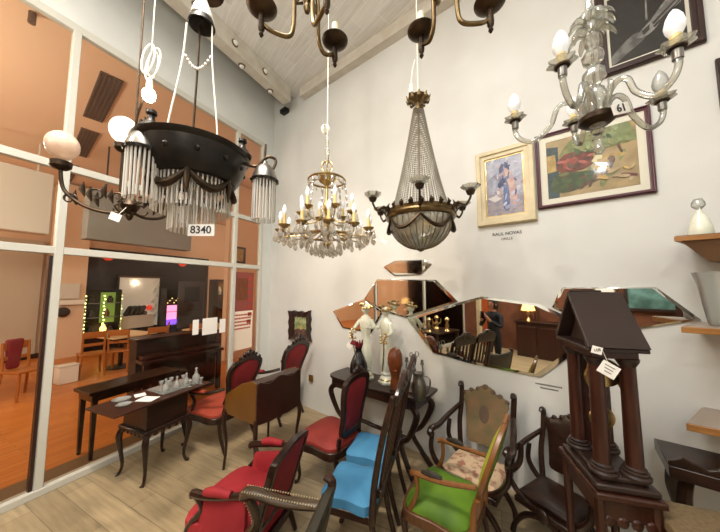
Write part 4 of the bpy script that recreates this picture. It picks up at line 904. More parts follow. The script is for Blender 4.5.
def figure(loc, rz, label, s=1, flip=1):
    t = thing('porcelain_figure', label, 'figurine', loc, rz, 'porcelain figures on the console')
    MB().lathe([(0, 0), (.07, 0), (.075, .02), (.06, .035), (.055, .06), (.04, .075), (.05, .1), (.03, .13), (0, .13)], n=20, wav=.06, wn=6).build('base', 'porcelain', t)
    MB().lathe([(.06, .034), (.066, .042), (.06, .05), (.054, .042), (.06, .034)], n=24).build('gilt_rim', 'gold', t)
    b = MB(); b.lathe([(.0, .13), (.05, .13), (.06, .2), (.055, .3), (.042, .4), (.038, .46), (.052, .53), (.058, .6), (.045, .65), (.02, .67), (.018, .7), (0, .7)], n=20, wav=.07, wn=5, sy=.8)
    b.ball((0, -.005, .735), .04, 14, sz=1.2)
    curve(b, [(flip*.05, 0, .62), (flip*.1, -.03, .53), (flip*.085, -.09, .5)], [.022, .018, .013], 8)
    curve(b, [(-flip*.05, 0, .62), (-flip*.09, -.02, .55), (-flip*.04, -.08, .55)], [.022, .018, .013], 8); b.build('body', 'porcelain', t)
    h = MB()
    for i in range(16):
        a = i*2.4; r = .035+.012*(i % 3); h.ball((r*math.cos(a), r*math.sin(a)-.005, .75+.045*((i*7) % 5)/4), .016, 7)
    h.build('gilt_flowers', 'gold', t)
    h = MB()
    for i in range(9):
        a = i*2.1; h.ball((flip*.085+.025*math.cos(a), -.1+.02*math.sin(a), .47+.03*(i % 4)-.03), .014, 7)
    curve(h, [(flip*.085, -.1, .46), (flip*.07, -.09, .3), (flip*.04, -.08, .14)], .006, 6); h.build('gilt_posy', 'gold', t)
    t.scale = (s*1.18, s*1.18, s)
    return t
figure((-1.36, 2.93, TZ), A+.2, 'white porcelain figure with gilt flowers on console, next to black vase', 1.08, -1)
figure((-1.09, 2.89, TZ), A-.3, 'white porcelain figure with gilt flowers on console, behind the wooden head', 1.06, 1)
t = thing('wooden_head', 'carved brown wooden head standing on the dark console table', 'sculpture', (-.93, 2.72, TZ), A+.5)
MB().box((0, 0, .012), (.11, .11, .024)).build('plinth', 'darkwood', t, .003)
h = MB(); h.lathe([(0, .02), (.052, .02), (.05, .07), (.043, .12), (.046, .16), (.06, .2), (.073, .26), (.077, .32), (.07, .37), (.05, .41), (.02, .428), (0, .43)], n=24, sy=1.12)
h.ball((0, -.078, .265), .014, 8, sz=1.8); h.ball((0, -.07, .215), .018, 8, sx=1.4, sz=.5); h.ball((.07, .0, .27), .02, 8, sx=.4, sz=1.5); h.ball((-.07, .0, .27), .02, 8, sx=.4, sz=1.5); h.ball((.026, -.064, .295), .013, 8, sz=.6); h.ball((-.026, -.064, .295), .013, 8, sz=.6)
h.build('head', 'terracotta', t)
t = thing('candelabrum', 'pewter candelabrum among small metal ware on the console beside the head', 'candlestick', (-.74, 2.76, TZ), A)
MB().lathe([(0, 0), (.06, 0), (.065, .015), (.03, .03), (.015, .06), (.02, .1), (.012, .16), (.022, .2), (.012, .24), (.01, .3), (0, .3)], n=16).build('stem', 'pewter', t)
for sx in (-1, 1):
    mb = MB(); curve(mb, [(0, 0, .2), (sx*.05, 0, .17), (sx*.09, 0, .22), (sx*.085, 0, .28)], .007, 6); mb.lathe([(0, .28), (.02, .285), (.014, .31), (.014, .33), (0, .33)], (sx*.085, 0, 0), 10); mb.build('branch', 'pewter', t)
MB().lathe([(0, .29), (.025, .3), (.02, .33), (.012, .35), (0, .35)], n=12).build('centre_cup', 'pewter', t)
mb = MB(); mb.tube([(-.03+.02*math.cos(q/12*2*PI), 0, .36+.025*math.sin(q/12*2*PI)) for q in range(12)], .005, 6, closed=True); mb.tube([(.03+.02*math.cos(q/12*2*PI), 0, .38+.025*math.sin(q/12*2*PI)) for q in range(12)], .005, 6, closed=True); mb.build('ring_finials', 'pewter', t)
t = thing('metal_jug', 'dark pewter jug on the console behind the blue chair backs', 'jug', (-.66, 2.62, TZ), A); MB().lathe([(0, 0), (.06, 0), (.07, .05), (.075, .11), (.05, .18), (.04, .21), (.048, .24), (.04, .235), (0, .2)], n=18).build('body', 'pewter', t); mb = MB(); curve(mb, [(.045, 0, .22), (.11, 0, .2), (.1, 0, .1), (.07, 0, .06)], .008, 6); mb.build('handle', 'pewter', t)
t = thing('black_vase', 'glossy black vase with white price tags on the console corner', 'vase', (-1.33, 2.68, TZ), A); t.scale = (1.15, 1.15, 1.15)
MB().lathe([(0, 0), (.045, 0), (.05, .015), (.075, .07), (.085, .14), (.078, .2), (.055, .26), (.035, .3), (.028, .33), (.036, .35), (.03, .35), (.02, .32), (0, .31)], n=24).build('body', 'blackgloss', t)
MB().box((-.02, -.095, .075), (.05, .003, .03), rz=-.1, ry=.4).build('price_tag', 'paper', t); MB().box((-.075, -.05, .36), (.06, .004, .045), ry=.6).build('price_tag', 'paper', t)
t2 = thing('red_cloth_flower', 'dark red cloth flowers standing in the black vase', 'flower', (-1.33, 2.68, TZ+.35), A); t2.scale = (.8, .8, .75)
mb = MB()
for i in range(9):
    a = i*2.4; mb.tube([(.012*math.cos(a), .012*math.sin(a), .03), (.05*math.cos(a), .04*math.sin(a), .1+.01*(i % 3)), (.065*math.cos(a), .05*math.sin(a), .13+.015*(i % 4))], [.008, .026, .01], 7, flat=.4)
mb.build('petals', 'redcloth', t2); MB().tube([(0, 0, .02), (0, 0, .1)], .006, 6).build('flower_stem', 'espresso', t2)
mb = MB(); mb.prism([(-.14, .1), (-.06, .09), (-.06, .15), (-.1, .165)], lambda u, v, w: V3((u, -.02+w, v)), .006); mb.build('red_leaf', 'redcloth', t2)

# gabled clock on its small table
CA = .2
t = thing('portico_clock', 'tall dark mantel clock shaped like a gabled temple with white tags', 'clock', (.545, 2.09, .8), CA); t.scale = (1, 1, .975)
w2, d2 = .108, .172
MB().box((0, 0, .0175), (2*w2+.06, 2*d2+.04, .035)).build('base', 'roofwood', t, .01)
MB().box((0, 0, .05), (2*w2+.0, 2*d2-.02, .03)).build('plinth', 'roofwood', t, .01)
for sx in (-1, 1):
    for sy in (-1, 1):
        x, y = sx*(w2-.036), sy*(d2-.05)
        cm = MB(); cm.lathe([(.038, .1), (.036, .4), (.034, .66)], (x, y, 0), 20); col_ = cm.build('column', 'clockwood', t)
        MB().lathe([(.062, .063), (.064, .075), (.054, .083), (.056, .095), (.046, .1), (.048, .11), (.037, .118), (.036, .1)], (x, y, 0), 24).build('column_base', 'roofwood', col_)
        MB().lathe([(.034, .64), (.042, .655), (.05, .67), (.052, .685), (.034, .685)], (x, y, 0), 20).build('capital', 'roofwood', col_)
MB().box((0, 0, .705), (2*w2, 2*d2-.03, .045)).build('entablature', 'clockwood', t, .005)
MB().box((0, 0, .735), (2*w2+.06, 2*d2+.04, .022)).build('cornice', 'roofwood', t, .005)
for sy in (-1, 1):
    MB().prism([(sy*(d2+.03), .748), (0, 1.05), (0, 1.022), (sy*(d2-.0), .748)] if sy > 0 else [(sy*(d2+.03), .748), (sy*(d2-.0), .748), (0, 1.022), (0, 1.05)], lambda u, v, w: V3((-w2-.03+w, u, v)), 2*w2+.06).build('roof_slope', 'roofwood', t, .004)
MB().prism([(-d2+.02, .748), (d2-.02, .748), (0, 1.0)], lambda u, v, w: V3((-w2+.04+w, u, v)), 2*w2-.08).build('pediment', 'cabinet', t)
MB().box((0.0, d2-.05, .38), (.15, .012, .6)).build('back_panel', 'clockwood', t)
MB().cyl((0, 0, .69), (0, 0, .34), .004, n=6).build('pendulum_rod', 'gold', t)
g = MB(); g.lathe([(0, -.012), (.06, -.01), (.066, 0), (.06, .01), (0, .012)], n=24); o = g.build('pendulum_bob', 'gold', t); o.location = (0, 0, .3); o.rotation_euler = (PI/2, 0, 0)
for x, y in ((-.06, -.02), (.09, -.03)):
    g = MB(); curve(g, [(x, y, .42), (x+.012, y, .48), (x-.012, y, .54), (x+.01, y, .6), (x, y, .66)], [.006, .018, .014, .018, .006], 8); g.build('gilt_ornament', 'gold', t)
g = MB().lathe([(0, -.01), (.075, -.01), (.08, 0), (.075, .012), (0, .012)], n=28).build('dial', 'gold', t); g.location = (0, -.06, .58); g.rotation_euler = (PI/2, 0, 0)
tg = MB().box((-.1, -d2-.028, .735), (.048, .003, .04), rz=-.0, ry=.25).build('number_tag', 'paper', t); text_part('108', .022, 'greyink', t, (-.1, -d2-.0305, .735), (PI/2, -.25, 0), 'tag_number')
tg = MB().box((-.055, -d2-.03, .635), (.085, .003, .07), ry=.55).build('price_tag', 'paper', t); mb = MB()
for i in range(3): mb.box((-.055+.012*(i-1)*-.5-.0, -d2-.0325, .652-.015*i), (.05-.008*i, .001, .004), ry=.55)
mb.build('tag_writing', 'greyink', t); MB().tube([(-.07, -d2-.02, .73), (-.055, -d2-.03, .67)], .0012, 4).build('tag_string', 'cloth', t)
t = thing('small_table', 'small mahogany table carrying the gabled clock', 'table', (.545, 2.1, 0), CA)
MB().box((0, 0, .78), (.3, .44, .036)).build('table_top', 'mahog', t, .01); MB().box((0, 0, .71), (.26, .38, .1)).build('apron', 'mahog', t, .006)
mb = MB()
for i in range(4): mb.ball((-.09+.06*i, -.19, .655), .028, 8, sy=.4)
mb.build('apron_carving', 'mahog', t)
for sx in (-1, 1):
    for sy in (-1, 1): MB().tube([(sx*.118, sy*.175, .77), (sx*.118, sy*.175, .6), (sx*.118, sy*.175, .0)], [.026, .026, .016], 4 if False else 8).build('leg', 'mahog', t)
t = thing('upholstered_bench', 'tan woven bench seat at the right edge beside the clock table', 'bench', (.95, 1.93, 0), .08)
MB().dome(rect(-.23, .3, -.2, .19), lambda u, v, w: V3((u, v, .66+w)), .05, .025).build('seat_cushion', 'burlap', t, .01); MB().box((.035, 0, .63), (.53, .38, .06)).build('seat_frame', 'mahog', t, .005)
for x in (-.2, .27):
    for y in (-.16, .16): MB().box((x, y, .31), (.04, .04, .62)).build('leg', 'mahog', t, .004)
# carved black console at the wall
t = thing('carved_console', 'black carved console with curved leg under the right wall shelves', 'table', BW(.74, 0, .37), SK)
MB().box((.1, 0, .8), (.9, .36, .07)).build('table_top', 'darkwood', t, .006)
g = [(-.35, .835)] + [(-.35+.9*i/30, .855+.022*abs(math.sin(i*PI/5))+.02*(i % 5 == 2)) for i in range(31)] + [(.55, .835)]
MB().prism(g, lambda u, v, w: V3((u, -.17+w, v)), .02).build('carved_gallery', 'darkwood', t, .003)
for x, sx in ((-.27, -1), (.47, 1)):
    for y in (-.12, .12):
        mb = MB(); curve(mb, [(x, y, .78), (x+sx*.02, y, .6), (x-sx*.03, y, .4), (x-sx*.16, y, .2), (x-sx*.2, y, .01)], [.03, .034, .026, .024, .03], 8); mb.build('leg', 'darkwood', t)
# wall shelves at right
def shelf(z, th, label, top, corbel=False, s0=.52, off=.4, back=.16):
    t = thing('wall_shelf', label, 'shelf', BW(s0, z, 0), SK, 'wall shelves')
    o = [(0, -off), (.9, -off), (.9, -.001), (back, -.001)]
    MB().prism(o, lambda u, v, w: V3((u, v, -th+w)), th-.004).build('board', 'shelfwood', t, .003)
    MB().prism([(u*.99+.008, v*.98-.002) for u, v in o], lambda u, v, w: V3((u, v, -.004+w)), .004).build('board_surface', top, t)
    if corbel:
        MB().prism([(.03, -off+.02), (.9, -off+.02), (.9, -.001), (.19, -.001)], lambda u, v, w: V3((u+(.0 if w > .02 else .13), v*(1 if w > .02 else .8), -th-.13+w)), .13).build('corbel', 'shelfdark', t, .004)
        MB().lathe([(0, -.2), (.02, -.195), (.05, -.17), (.035, -.15), (.07, -.13), (.06, -.1), (0, -.1)], (.42, -.18, -.0), 16).build('drop_finial', 'shelfdark', t)
    return t
shelf(2.17, .035, 'wooden bracket shelf at the right edge, topmost of the three', 'shelfdark', True)
shelf(1.615, .04, 'wooden shelf at the right edge, in the middle, under the bracket shelf', 'greyshelf', s0=.515)
shelf(1.045, .045, 'wooden shelf at the right edge, lowest of the three', 'greyshelf', s0=.5)
def glassware(name, label, cat, s, z, off, parts):
    t = thing(name, label, cat, BW(s, z, off), SK)
    for n_, pr, m_ in parts: MB().lathe(pr, n=20).build(n_, m_, t)
    return t
glassware('glass_bottle', 'clear glass bottle with stopper on the topmost bracket shelf', 'bottle', .655, 2.17, .3, [('body', [(0, 0), (.05, 0), (.055, .02), (.05, .06), (.036, .11), (.016, .15), (.014, .165), (0, .165)], 'porcelain'), ('stopper', [(0, .165), (.012, .168), (.03, .19), (.03, .21), (.018, .235), (0, .24)], 'shelfglass')])
glassware('glass_vase', 'clear wavy glass vase on the middle shelf at right edge', 'vase', .72, 1.615, .25, [('body', [(0, .0), (.05, .0), (.06, .01), (.075, .12), (.09, .25), (.11, .33), (.105, .33), (.085, .25), (.07, .12), (.05, .02), (0, .015)], 'shelfglass')])
# ------------------------------------------------------------------ beyond the glass
t = thing('bench_table', 'long narrow dark table with tapered legs just beyond the glass', 'table', (-4.08, 1.87, 0), .03)
MB().box((0, 0, .705), (.36, .95, .035)).build('table_top', 'darkwood', t, .005); MB().box((0, 0, .65), (.3, .88, .08)).build('apron', 'darkwood', t, .004)
for sx in (-1, 1):
    for sy in (-1, 1): MB().box((sx*.13, sy*.41, .345), (.05, .05, .69), taper=.6).build('leg', 'darkwood', t, .003)
t = thing('upright_piano', 'dark wooden upright piano beyond the glass behind the narrow table', 'piano', (-4.95, 2.95, 0), -.15)
MB().box((-.15, 0, .5), (.32, 1.25, 1.0)).build('case', 'cabinet', t, .01); MB().box((-.15, 0, 1.015), (.36, 1.3, .03)).build('lid', 'mahog', t, .006)
MB().box((.13, 0, .7), (.32, 1.25, .05)).build('key_bed', 'mahog', t, .006); MB().box((.1, 0, .755), (.2, 1.2, .06)).build('fall_board', 'mahog', t, .01)
for sy in (-1, 1): MB().box((.23, sy*.56, .34), (.07, .07, .68)).build('leg', 'mahog', t, .005)
t = thing('music_stool', 'dark padded stool between the narrow table and the piano', 'stool', (-4.55, 2.55, 0), 0)
MB().box((0, 0, .52), (.34, .4, .08)).build('seat', 'cabinet', t, .02)
for sx in (-1, 1):
    for sy in (-1, 1): MB().box((sx*.13, sy*.15, .24), (.035, .035, .48)).build('leg', 'cabinet', t, .003)
def cafe_table(loc, rz, label, W=.8, D=1.3):
    t = thing('cafe_table', label, 'table', loc, rz)
    MB().box((0, 0, .745), (W, D, .03)).build('table_top', 'tabletop', t, .005); MB().cyl((0, 0, .03), (0, 0, .73), .045, n=12).build('pedestal', 'cabinet', t); MB().lathe([(.28, 0), (.28, .015), (.06, .04), (0, .04)], n=20).build('foot', 'cabinet', t); return t
cafe_table((-7.9, 3.35, 0), .1, 'pale topped cafe table among wooden chairs beyond the glass', 1.1, .9)
cafe_table((-7.1, 5.1, 0), .3, 'pale topped cafe table farther right beyond the piano')
def cafe_chair(loc, rz, label):
    t = thing('cafe_chair', label, 'chair', loc, rz, 'wooden cafe chairs')
    MB().box((0, 0, .45), (.4, .4, .035)).build('seat', 'chairwood', t, .008)
    for sx in (-1, 1):
        MB().tube([(sx*.17, .17, .45), (sx*.19, .19, 0)], .02, 8).build('leg', 'chairwood', t); mb = MB(); curve(mb, [(sx*.17, -.2, .92), (sx*.17, -.17, .45), (sx*.19, -.22, 0)], .02, 8); mb.build('leg', 'chairwood', t)
    mb = MB(); mb.box((0, -.2, .86), (.36, .025, .13)); mb.box((0, -.19, .66), (.34, .02, .06)); mb.build('backrest', 'chairwood', t, .005); return t
k0 = cafe_chair((-7.7, 2.75, 0), 1.4, 'wooden cafe chair at the left end of the pale table, beside the pillar')
for (x, y), rz, l in (((-7.55, 3.2), .9, 'wooden cafe chair on the near side of the pale table, left one'), ((-7.25, 3.75), 1.2, 'wooden cafe chair on the near side of the pale table, right one'), ((-7.9, 4.15), 2.6, 'wooden cafe chair at the right end of the pale table'), ((-7.0, 4.6), 1.0, 'wooden cafe chair standing alone right of the pale table'), ((-7.05, 5.95), 2.9, 'wooden cafe chair at the farther cafe table')): dup(k0, (x, y, 0), rz, l)
dup(k0, (-7.2, 1.72, 0), -1.2, 'wooden cafe chair with a red garment at the left edge of the photo')
cafe_table((-7.85, 1.05, 0), 0, 'cafe table at the left edge behind the glass door', .8, .8)
t = thing('red_garment', 'red garment hung over the chair back at left edge', 'garment', (-7.2, 1.72, 0), -1.2)
MB().box((.02, -.2, .72), (.22, .09, .5), taper=.7).build('garment_body', 'redcloth', t, .03)
# cabinets along the dark far wall
def cabinet(y0, y1, x, z1, label, lightm, gm):
    t = thing('display_cabinet', label, 'cabinet', (x, (y0+y1)/2, 0), 0); w = (y1-y0)
    MB().box((-.17, 0, z1/2), (.03, w, z1)).build('back_board', 'cabinet', t)
    for sy in (-1, 1): MB().box((0, sy*w/2, z1/2), (.36, .03, z1)).build('side', 'cabinet', t)
    for z in (.05, z1*.3, z1*.55, z1*.78, z1): MB().box((0, 0, z), (.34, w-.03, .025)).build('shelf', 'shelfglass' if .1 < z < z1-.1 else 'cabinet', t)
    return t, w
def fill(t, w, zs, cols, label, cat, grp, x=0):
    for i, z in enumerate(zs):
        for j, y in enumerate((-.3, 0, .3)):
            pass
t, w = cabinet(3.48, 4.25, -10.4, 1.78, 'display cabinet with green fairy lights on the dark far wall', 'fairy', 0)
for y in (-.4, .0, .4):
    mb = MB()
    for i in range(12): mb.ball((.16, y+.015*math.sin(i*2), .5+i*.1), .022, 6)
    mb.build('fairy_lights', 'fairy', t)
MB().box((-.14, .2, 1.25), (.02, .36, .9)).build('lit_back', 'greenlite', t)
for i, (y, z, h_, m_) in enumerate(((.1, .56, .2, 'amber'), (.28, .56, .15, 'cabinet'), (-.2, 1.0, .2, 'cabinet'), (.15, 1.0, .22, 'honey'), (-.2, .56, .2, 'espresso'), (.22, 1.41, .2, 'cabinet'), (-.22, 1.41, .2, 'espresso'))):
    o = MB().lathe([(0, 0), (.07, 0), (.08, h_*.5), (.04, h_*.85), (.045, h_), (0, h_)], n=12).build('ornament', m_); o.location = (-10.4, 3.835+y, z-.01); tag(o, ('glowing amber' if m_ == 'amber' else 'dark' if m_ != 'honey' else 'brown') + ' ornament in green lit cabinet, ' + ('low shelf', 'low shelf', 'middle shelf', 'middle shelf', 'low shelf', 'top shelf', 'top shelf')[i] + (' right part', ' far right end', ' left part', ' right part', ' left part', ' right part', ' left part')[i], 'ornament', 'ornaments in the lit cabinet')
t, w = cabinet(5.55, 6.1, -10.4, 1.8, 'display cabinet with pink and purple glow on the dark far wall', 'purple', 0)
MB().box((-.14, 0, .95), (.02, .5, .5)).build('lit_back', 'pinklite', t); MB().box((-.1, 0, .6), (.06, .46, .2)).build('lit_base', 'purple', t)
mb = MB()
for i in range(7): mb.ball((.1, -.2+.07*i, 1.3+.08*(i % 3)), .02, 6)
mb.build('fairy_lights', 'amber', t)
t = thing('bright_doorway', 'bright opening in the dark far wall showing a lit room', 'doorway', (-10.84, 5.0, 0))
MB().box((0, 0, 1.35), (.04, 1.18, 1.65)).build('lit_wall', 'brightroom', t)
MB().box((.03, 0, 2.2), (.08, 1.3, .06)).build('lintel', 'amber' if False else 'honey', t)
for sy in (-1, 1): MB().box((.03, sy*.62, 1.2), (.08, .06, 2.1)).build('jamb', 'cabinet', t)
MB().box((.12, -.1, .72), (.2, .95, .4)).build('counter', 'paper', t)
mb = MB()
for i in range(26): mb.ball((.14, -.4+.03*(i % 17)+.01*i*.3, .98+.13*((i*5) % 4)/2), .075, 6)
mb.build('cluttered_shelf', 'cabinet', t); MB().ball((.08, -.15, 2.0), .04, 10).build('lamp', 'lit', t)
mb = MB()
for i in range(22): mb.box((.12, .36+.035*(i % 5), .7+.065*i), (.06, .07, .05), rz=i)
mb.build('stacked_goods', 'mount', t); MB().ball((.15, .25, 1.15), .1, 8).build('red_bundle', 'redglow', t)
t = thing('dark_poster', 'large dark poster with grey lettering beyond the glass', 'poster', (-9, 5.65, 0)); MB().box((0, 0, 1.3), (.03, .86, 1.5)).build('panel', 'poster', t); mb = MB()
for i in range(9): mb.box((.02, .02*(i % 3), 1.05-.05*i), (.004, .5-.12*(i % 3), .018))
mb.build('lettering', 'greyink', t); MB().box((.02, 0, 1.62), (.004, .5, .5)).build('picture', 'darkwall', t)
for sy in (-1, 1): MB().box((0, sy*.36, .28), (.05, .05, .56)).build('leg', 'cabinet', t)
t = thing('lit_cabinet', 'wooden cabinet with a warm lamp inside, right of the dark poster', 'cabinet', (-8, 6.05, 0)); MB().box((-.1, 0, 1.05), (.04, .8, 2.1)).build('back_board', 'honey', t)
for sy in (-1, 1): MB().box((.08, sy*.4, 1.05), (.36, .05, 2.1)).build('side', 'mahog', t)
for z in (.05, .7, 1.15, 1.6, 2.08): MB().box((.06, 0, z), (.32, .76, .04)).build('shelf', 'mahog', t)
MB().ball((.05, .1, 1.9), .09, 10).build('lamp', 'amber', t)
for i in range(4):
    o = MB().lathe([(0, 0), (.07, 0), (.09, .12), (.05, .24), (0, .28)], n=10).build('ornament', ('cabinet', 'terracotta', 'porcelain', 'espresso')[i]); o.location = (-7.95, 5.85+.38*(i % 2), (1.17, 1.62)[i//2]); tag(o, ('dark', 'brown', 'pale', 'blackish')[i]+' ornament on a shelf of the lamp lit wooden cabinet', 'ornament', 'ornaments in the wooden cabinet')
t = thing('purple_lamp', 'small violet blue lamp high on the pillar beyond the glass', 'lamp', (-7.89, 6.68, 2.1)); MB().box((0, 0, .35), (.1, .16, .6)).build('light_panel', 'blueglow', t); MB().box((-.06, 0, .35), (.04, .2, .7)).build('housing', 'cabinet', t)
pl2 = MB(); pl2.box((-8.2, 6.85, 2.3), (.5, .6, 4.7)); struct(pl2.build('trim_pillar_right', 'farwall'))
pl2 = MB(); pl2.box((-6.2, 5.5, 2.3), (.14, 1.5, 4.7)); struct(pl2.build('wall_far_stub', 'farwall'))
t = thing('framed_picture', 'small dark framed picture on the peach wall beyond the glass', 'picture', (-6.13, 5.06, 2.72)); MB().ring(rect(-.2, .2, -.22, .22), rect(-.15, .15, -.17, .17), lambda u, v, w: V3((w, u, v)), .04).build('frame', 'espresso', t); MB().prism(rect(-.15, .15, -.17, .17), lambda u, v, w: V3((.01+w, u, v)), .006).build('artwork', P['ochre'], t)
t = thing('dark_bulkhead', 'grey hanging panel below the peach ceiling beyond the glass', 'panel', (-6.9, 3.2, 3.25)); MB().box((0, 0, 0), (.25, 1.95, .98)).build('panel', 'greypanel', t, .01)
for sy in (-1, 1): MB().cyl((0, sy*.7, .48), (0, sy*.7, 1.45), .015, n=8).build('hanger', 'cabinet', t)
t = thing('air_conditioner', 'large pale grey hanging panel at the left edge beyond the glass', 'panel', (-8, 1.35, 3.5)); MB().box((0, 0, 0), (.3, 1.38, 1.22)).build('panel', 'whitepanel', t, .02)
for sy in (-1, 1): MB().cyl((0, sy*.5, .6), (0, sy*.5, 1.2), .02, n=8).build('hanger', 'whiteframe', t)
def vent(x, y, label, L=1.5, W=.24):
    t = thing('ceiling_vent', label, 'vent', (x, y, 4.7), -.21, 'ceiling vents'); MB().box((0, 0, -.01), (L, W, .02)).build('frame', 'grille', t)
    for i in range(5): MB().box((0, -W/2+W*(i+.5)/5, -.022), (L-.06, W*.1, .012)).build('slat', 'vent', t)
vent(-5.25, 1.77, 'dark slot ceiling vent beyond the glass, nearest to the lit bulb'); vent(-7.2, 2.22, 'dark slot ceiling vent beyond the glass, second from the lit bulb'); vent(-9.4, 2.66, 'dark slot ceiling vent beyond the glass, behind the round frosted globe')
o = MB().cyl((0, 0, 0), (0, 0, -.12), .03, n=10).build('ceiling_sprinkler', 'grille'); o.location = (-4.2, .83, 4.7); tag(o, 'small dark sprinkler hanging from the peach ceiling at upper left', 'sprinkler')
t = thing('round_speaker', 'small round dark speaker on the peach pillar', 'speaker', (-10.19, 3.0, 1.2)); MB().lathe([(.13, 0), (.13, .06), (.08, .09), (0, .09)], n=16).build('body', 'cabinet', t).rotation_euler = (0, PI/2, 0)
t = thing('wall_panel', 'white box shelf fixed to the peach pillar', 'shelf', (-10.19, 3.1, 1.4)); MB().box((.04, 0, .05), (.08, .6, .12)).build('ledge', 'paper', t); MB().box((.03, .0, .35), (.06, .36, .4)).build('box', 'whitepanel', t)
t = thing('white_bin', 'white box standing on orange floor below the round speaker', 'box', (-7.55, 2.35, 0)); MB().box((0, 0, .16), (.24, .28, .32)).build('body', 'paper', t, .01); MB().box((0, 0, .33), (.26, .3, .02)).build('lid', 'whitepanel', t, .004)
for i, (y, z) in enumerate(((4.05, 2.78), (6.3, 2.75))):
    t = thing('red_lantern', ('red glowing lantern on the dark wall, above the green lit cabinet', 'red glowing lantern on the dark wall, above the purple cabinet')[i], 'lamp', (-10.7, y, z), 0, 'red lanterns'); MB().ball((0, 0, 0), .13, 14, sz=.8).build('shade', 'redglow', t); MB().cyl((0, 0, .08), (0, 0, .22), .02, n=8).build('hook', 'cabinet', t); MB().cyl((0, 0, .18), (-.2, 0, .18), .015, n=6).build('bracket', 'cabinet', t)
# sheets taped on the glass and the printed board in the doorway
for i, (y0, y1, z0, z1) in enumerate(((2.37, 2.455, 1.195, 1.4), (2.51, 2.74, 1.17, 1.405), (2.78, 2.88, 1.165, 1.37))):
    o = MB().box((0, 0, 0), (.002, y1-y0, z1-z0)).build('paper_sheet', 'paper'); o.location = (XL-.0245, (y0+y1)/2, (z0+z1)/2); tag(o, ('narrow white paper on the glass, left of the wide one', 'wide white paper sheet taped on the glass above the table', 'narrow white paper on the glass, right of the wide one')[i], 'paper', 'papers taped on the glass')
t = thing('printed_banner', 'tall red and pale printed banner on the glass beside the wall', 'banner', (XL-.0225, 3.2, 0))
MB().box((0, 0, 1.78), (.003, .4, .64)).build('red_panel', 'signred', t); MB().box((0, 0, 1.15), (.003, .4, .62)).build('pale_panel', 'signpale', t)
MB().box((.003, -.03, 1.82), (.002, .22, .36)).build('picture', 'terracotta', t); mb = MB()
for i in range(5):
    y = -.16
    while y < .15: L = random.uniform(.02, .05); mb.box((.003, y+L/2, 1.40-.055*i), (.002, L*.75, .026)); y += L
mb.build('red_lettering', 'redink', t); 
mb = MB()
for i in range(7): mb.box((.003, .12+.015*(i % 2), 2.0-.12*i), (.002, .08, .06))
mb.build('side_lettering', 'redink', t)
t = thing('glass_sticker', 'pale yellow sticker on grey panel seen through the glass', 'sticker', (-6.774, 2.5, 3.66)); MB().box((.0, 0, 0), (.004, .14, .05)).build('body', 'signpale', t)

# ------------------------------------------------------------------ what the mirrors show behind the camera
slab('wall_rear_panels', (XL+.05, YR+.02), (3.0, YR+.02), 0, 2.9, (0, 1), .04, 'drape')
def drape(x0, x1, m_, label, y=YR+.16):
    t = thing('curtain', label, 'curtain', ((x0+x1)/2, y, 0)); w = (x1-x0)/2; o = [(-w+2*w*i/24, .03*math.sin(i*1.7)) for i in range(25)]
    MB().prism(o + [(u, v+.02) for u, v in reversed(o)], lambda u, v, w_: V3((u, v, .02+w_)), 2.7).build('cloth', m_, t); MB().cyl((-w-.05, 0, 2.75), (w+.05, 0, 2.75), .015, n=8).build('rod', 'brass', t)
drape(-3.0, -2.55, 'orange', 'orange drape seen in the middle wall mirror'); drape(-1.9, -1.45, 'drape', 'brown drape reflected in the middle wall mirror'); drape(-.6, -.2, 'drape', 'brown drape reflected in the rightmost mirror')
t = thing('sideboard', 'dark sideboard behind the camera, reflected in the mirrors', 'cabinet', (-1.0, YR+.52, 0)); MB().box((0, 0, .45), (1.6, .44, .9)).build('body', 'mahog', t, .01); MB().box((0, 0, .92), (1.68, .5, .04)).build('top', 'darkwood', t, .006)
for x in (-.55, 0, .55): MB().box((x, .225, .45), (.48, .02, .7)).build('door', 'clockwood', t, .004)
t = thing('table_lamp', 'lit table lamp on the sideboard behind the camera', 'lamp', (-1.55, YR+.52, .94)); MB().lathe([(0, 0), (.08, 0), (.05, .04), (.02, .1), (.05, .2), (.015, .3), (0, .34)], n=14).build('base', 'gold', t); MB().lathe([(.1, .5), (.17, .28), (.172, .28), (.102, .5)], n=20).build('lamp_shade', 'amber', t)
t = thing('framed_picture', 'teal picture in a dark frame on the rear wall', 'picture', (.75, YR+.1, 1.62)); MB().ring(rect(-.42, .42, -.3, .3), rect(-.36, .36, -.24, .24), lambda u, v, w: V3((u, w, v)), .05).build('frame', 'espresso', t); MB().prism(rect(-.36, .36, -.24, .24), lambda u, v, w: V3((u, w+.01, v)), .01).build('artwork', 'teal', t)
t = thing('white_board', 'white framed board on the rear wall reflected above the clock', 'board', (.0, YR+.1, 1.65)); MB().box((0, 0, 0), (.36, .04, .5)).build('panel', 'paper', t); MB().ring(rect(-.2, .2, -.27, .27), rect(-.17, .17, -.24, .24), lambda u, v, w: V3((u, w-.02, v)), .05).build('frame', 'gold', t)
t = thing('tall_wardrobe', 'dark wardrobe behind the camera at right', 'wardrobe', (1.55, YR+.45, 0)); MB().box((0, 0, 1.0), (.9, .5, 2.0)).build('body', 'darkwood', t, .01)
for x in (-.22, .22): MB().box((x, .255, 1.0), (.4, .02, 1.8)).build('door', 'mahog', t, .005)
t = thing('pale_column', 'pale upright post reflected in the middle mirror', 'post', (-2.25, -1.3, 0)); MB().box((0, 0, 1.3), (.1, .1, 2.6)).build('shaft', 'cream', t, .01); MB().box((0, 0, .05), (.18, .18, .1)).build('foot', 'cream', t, .01)
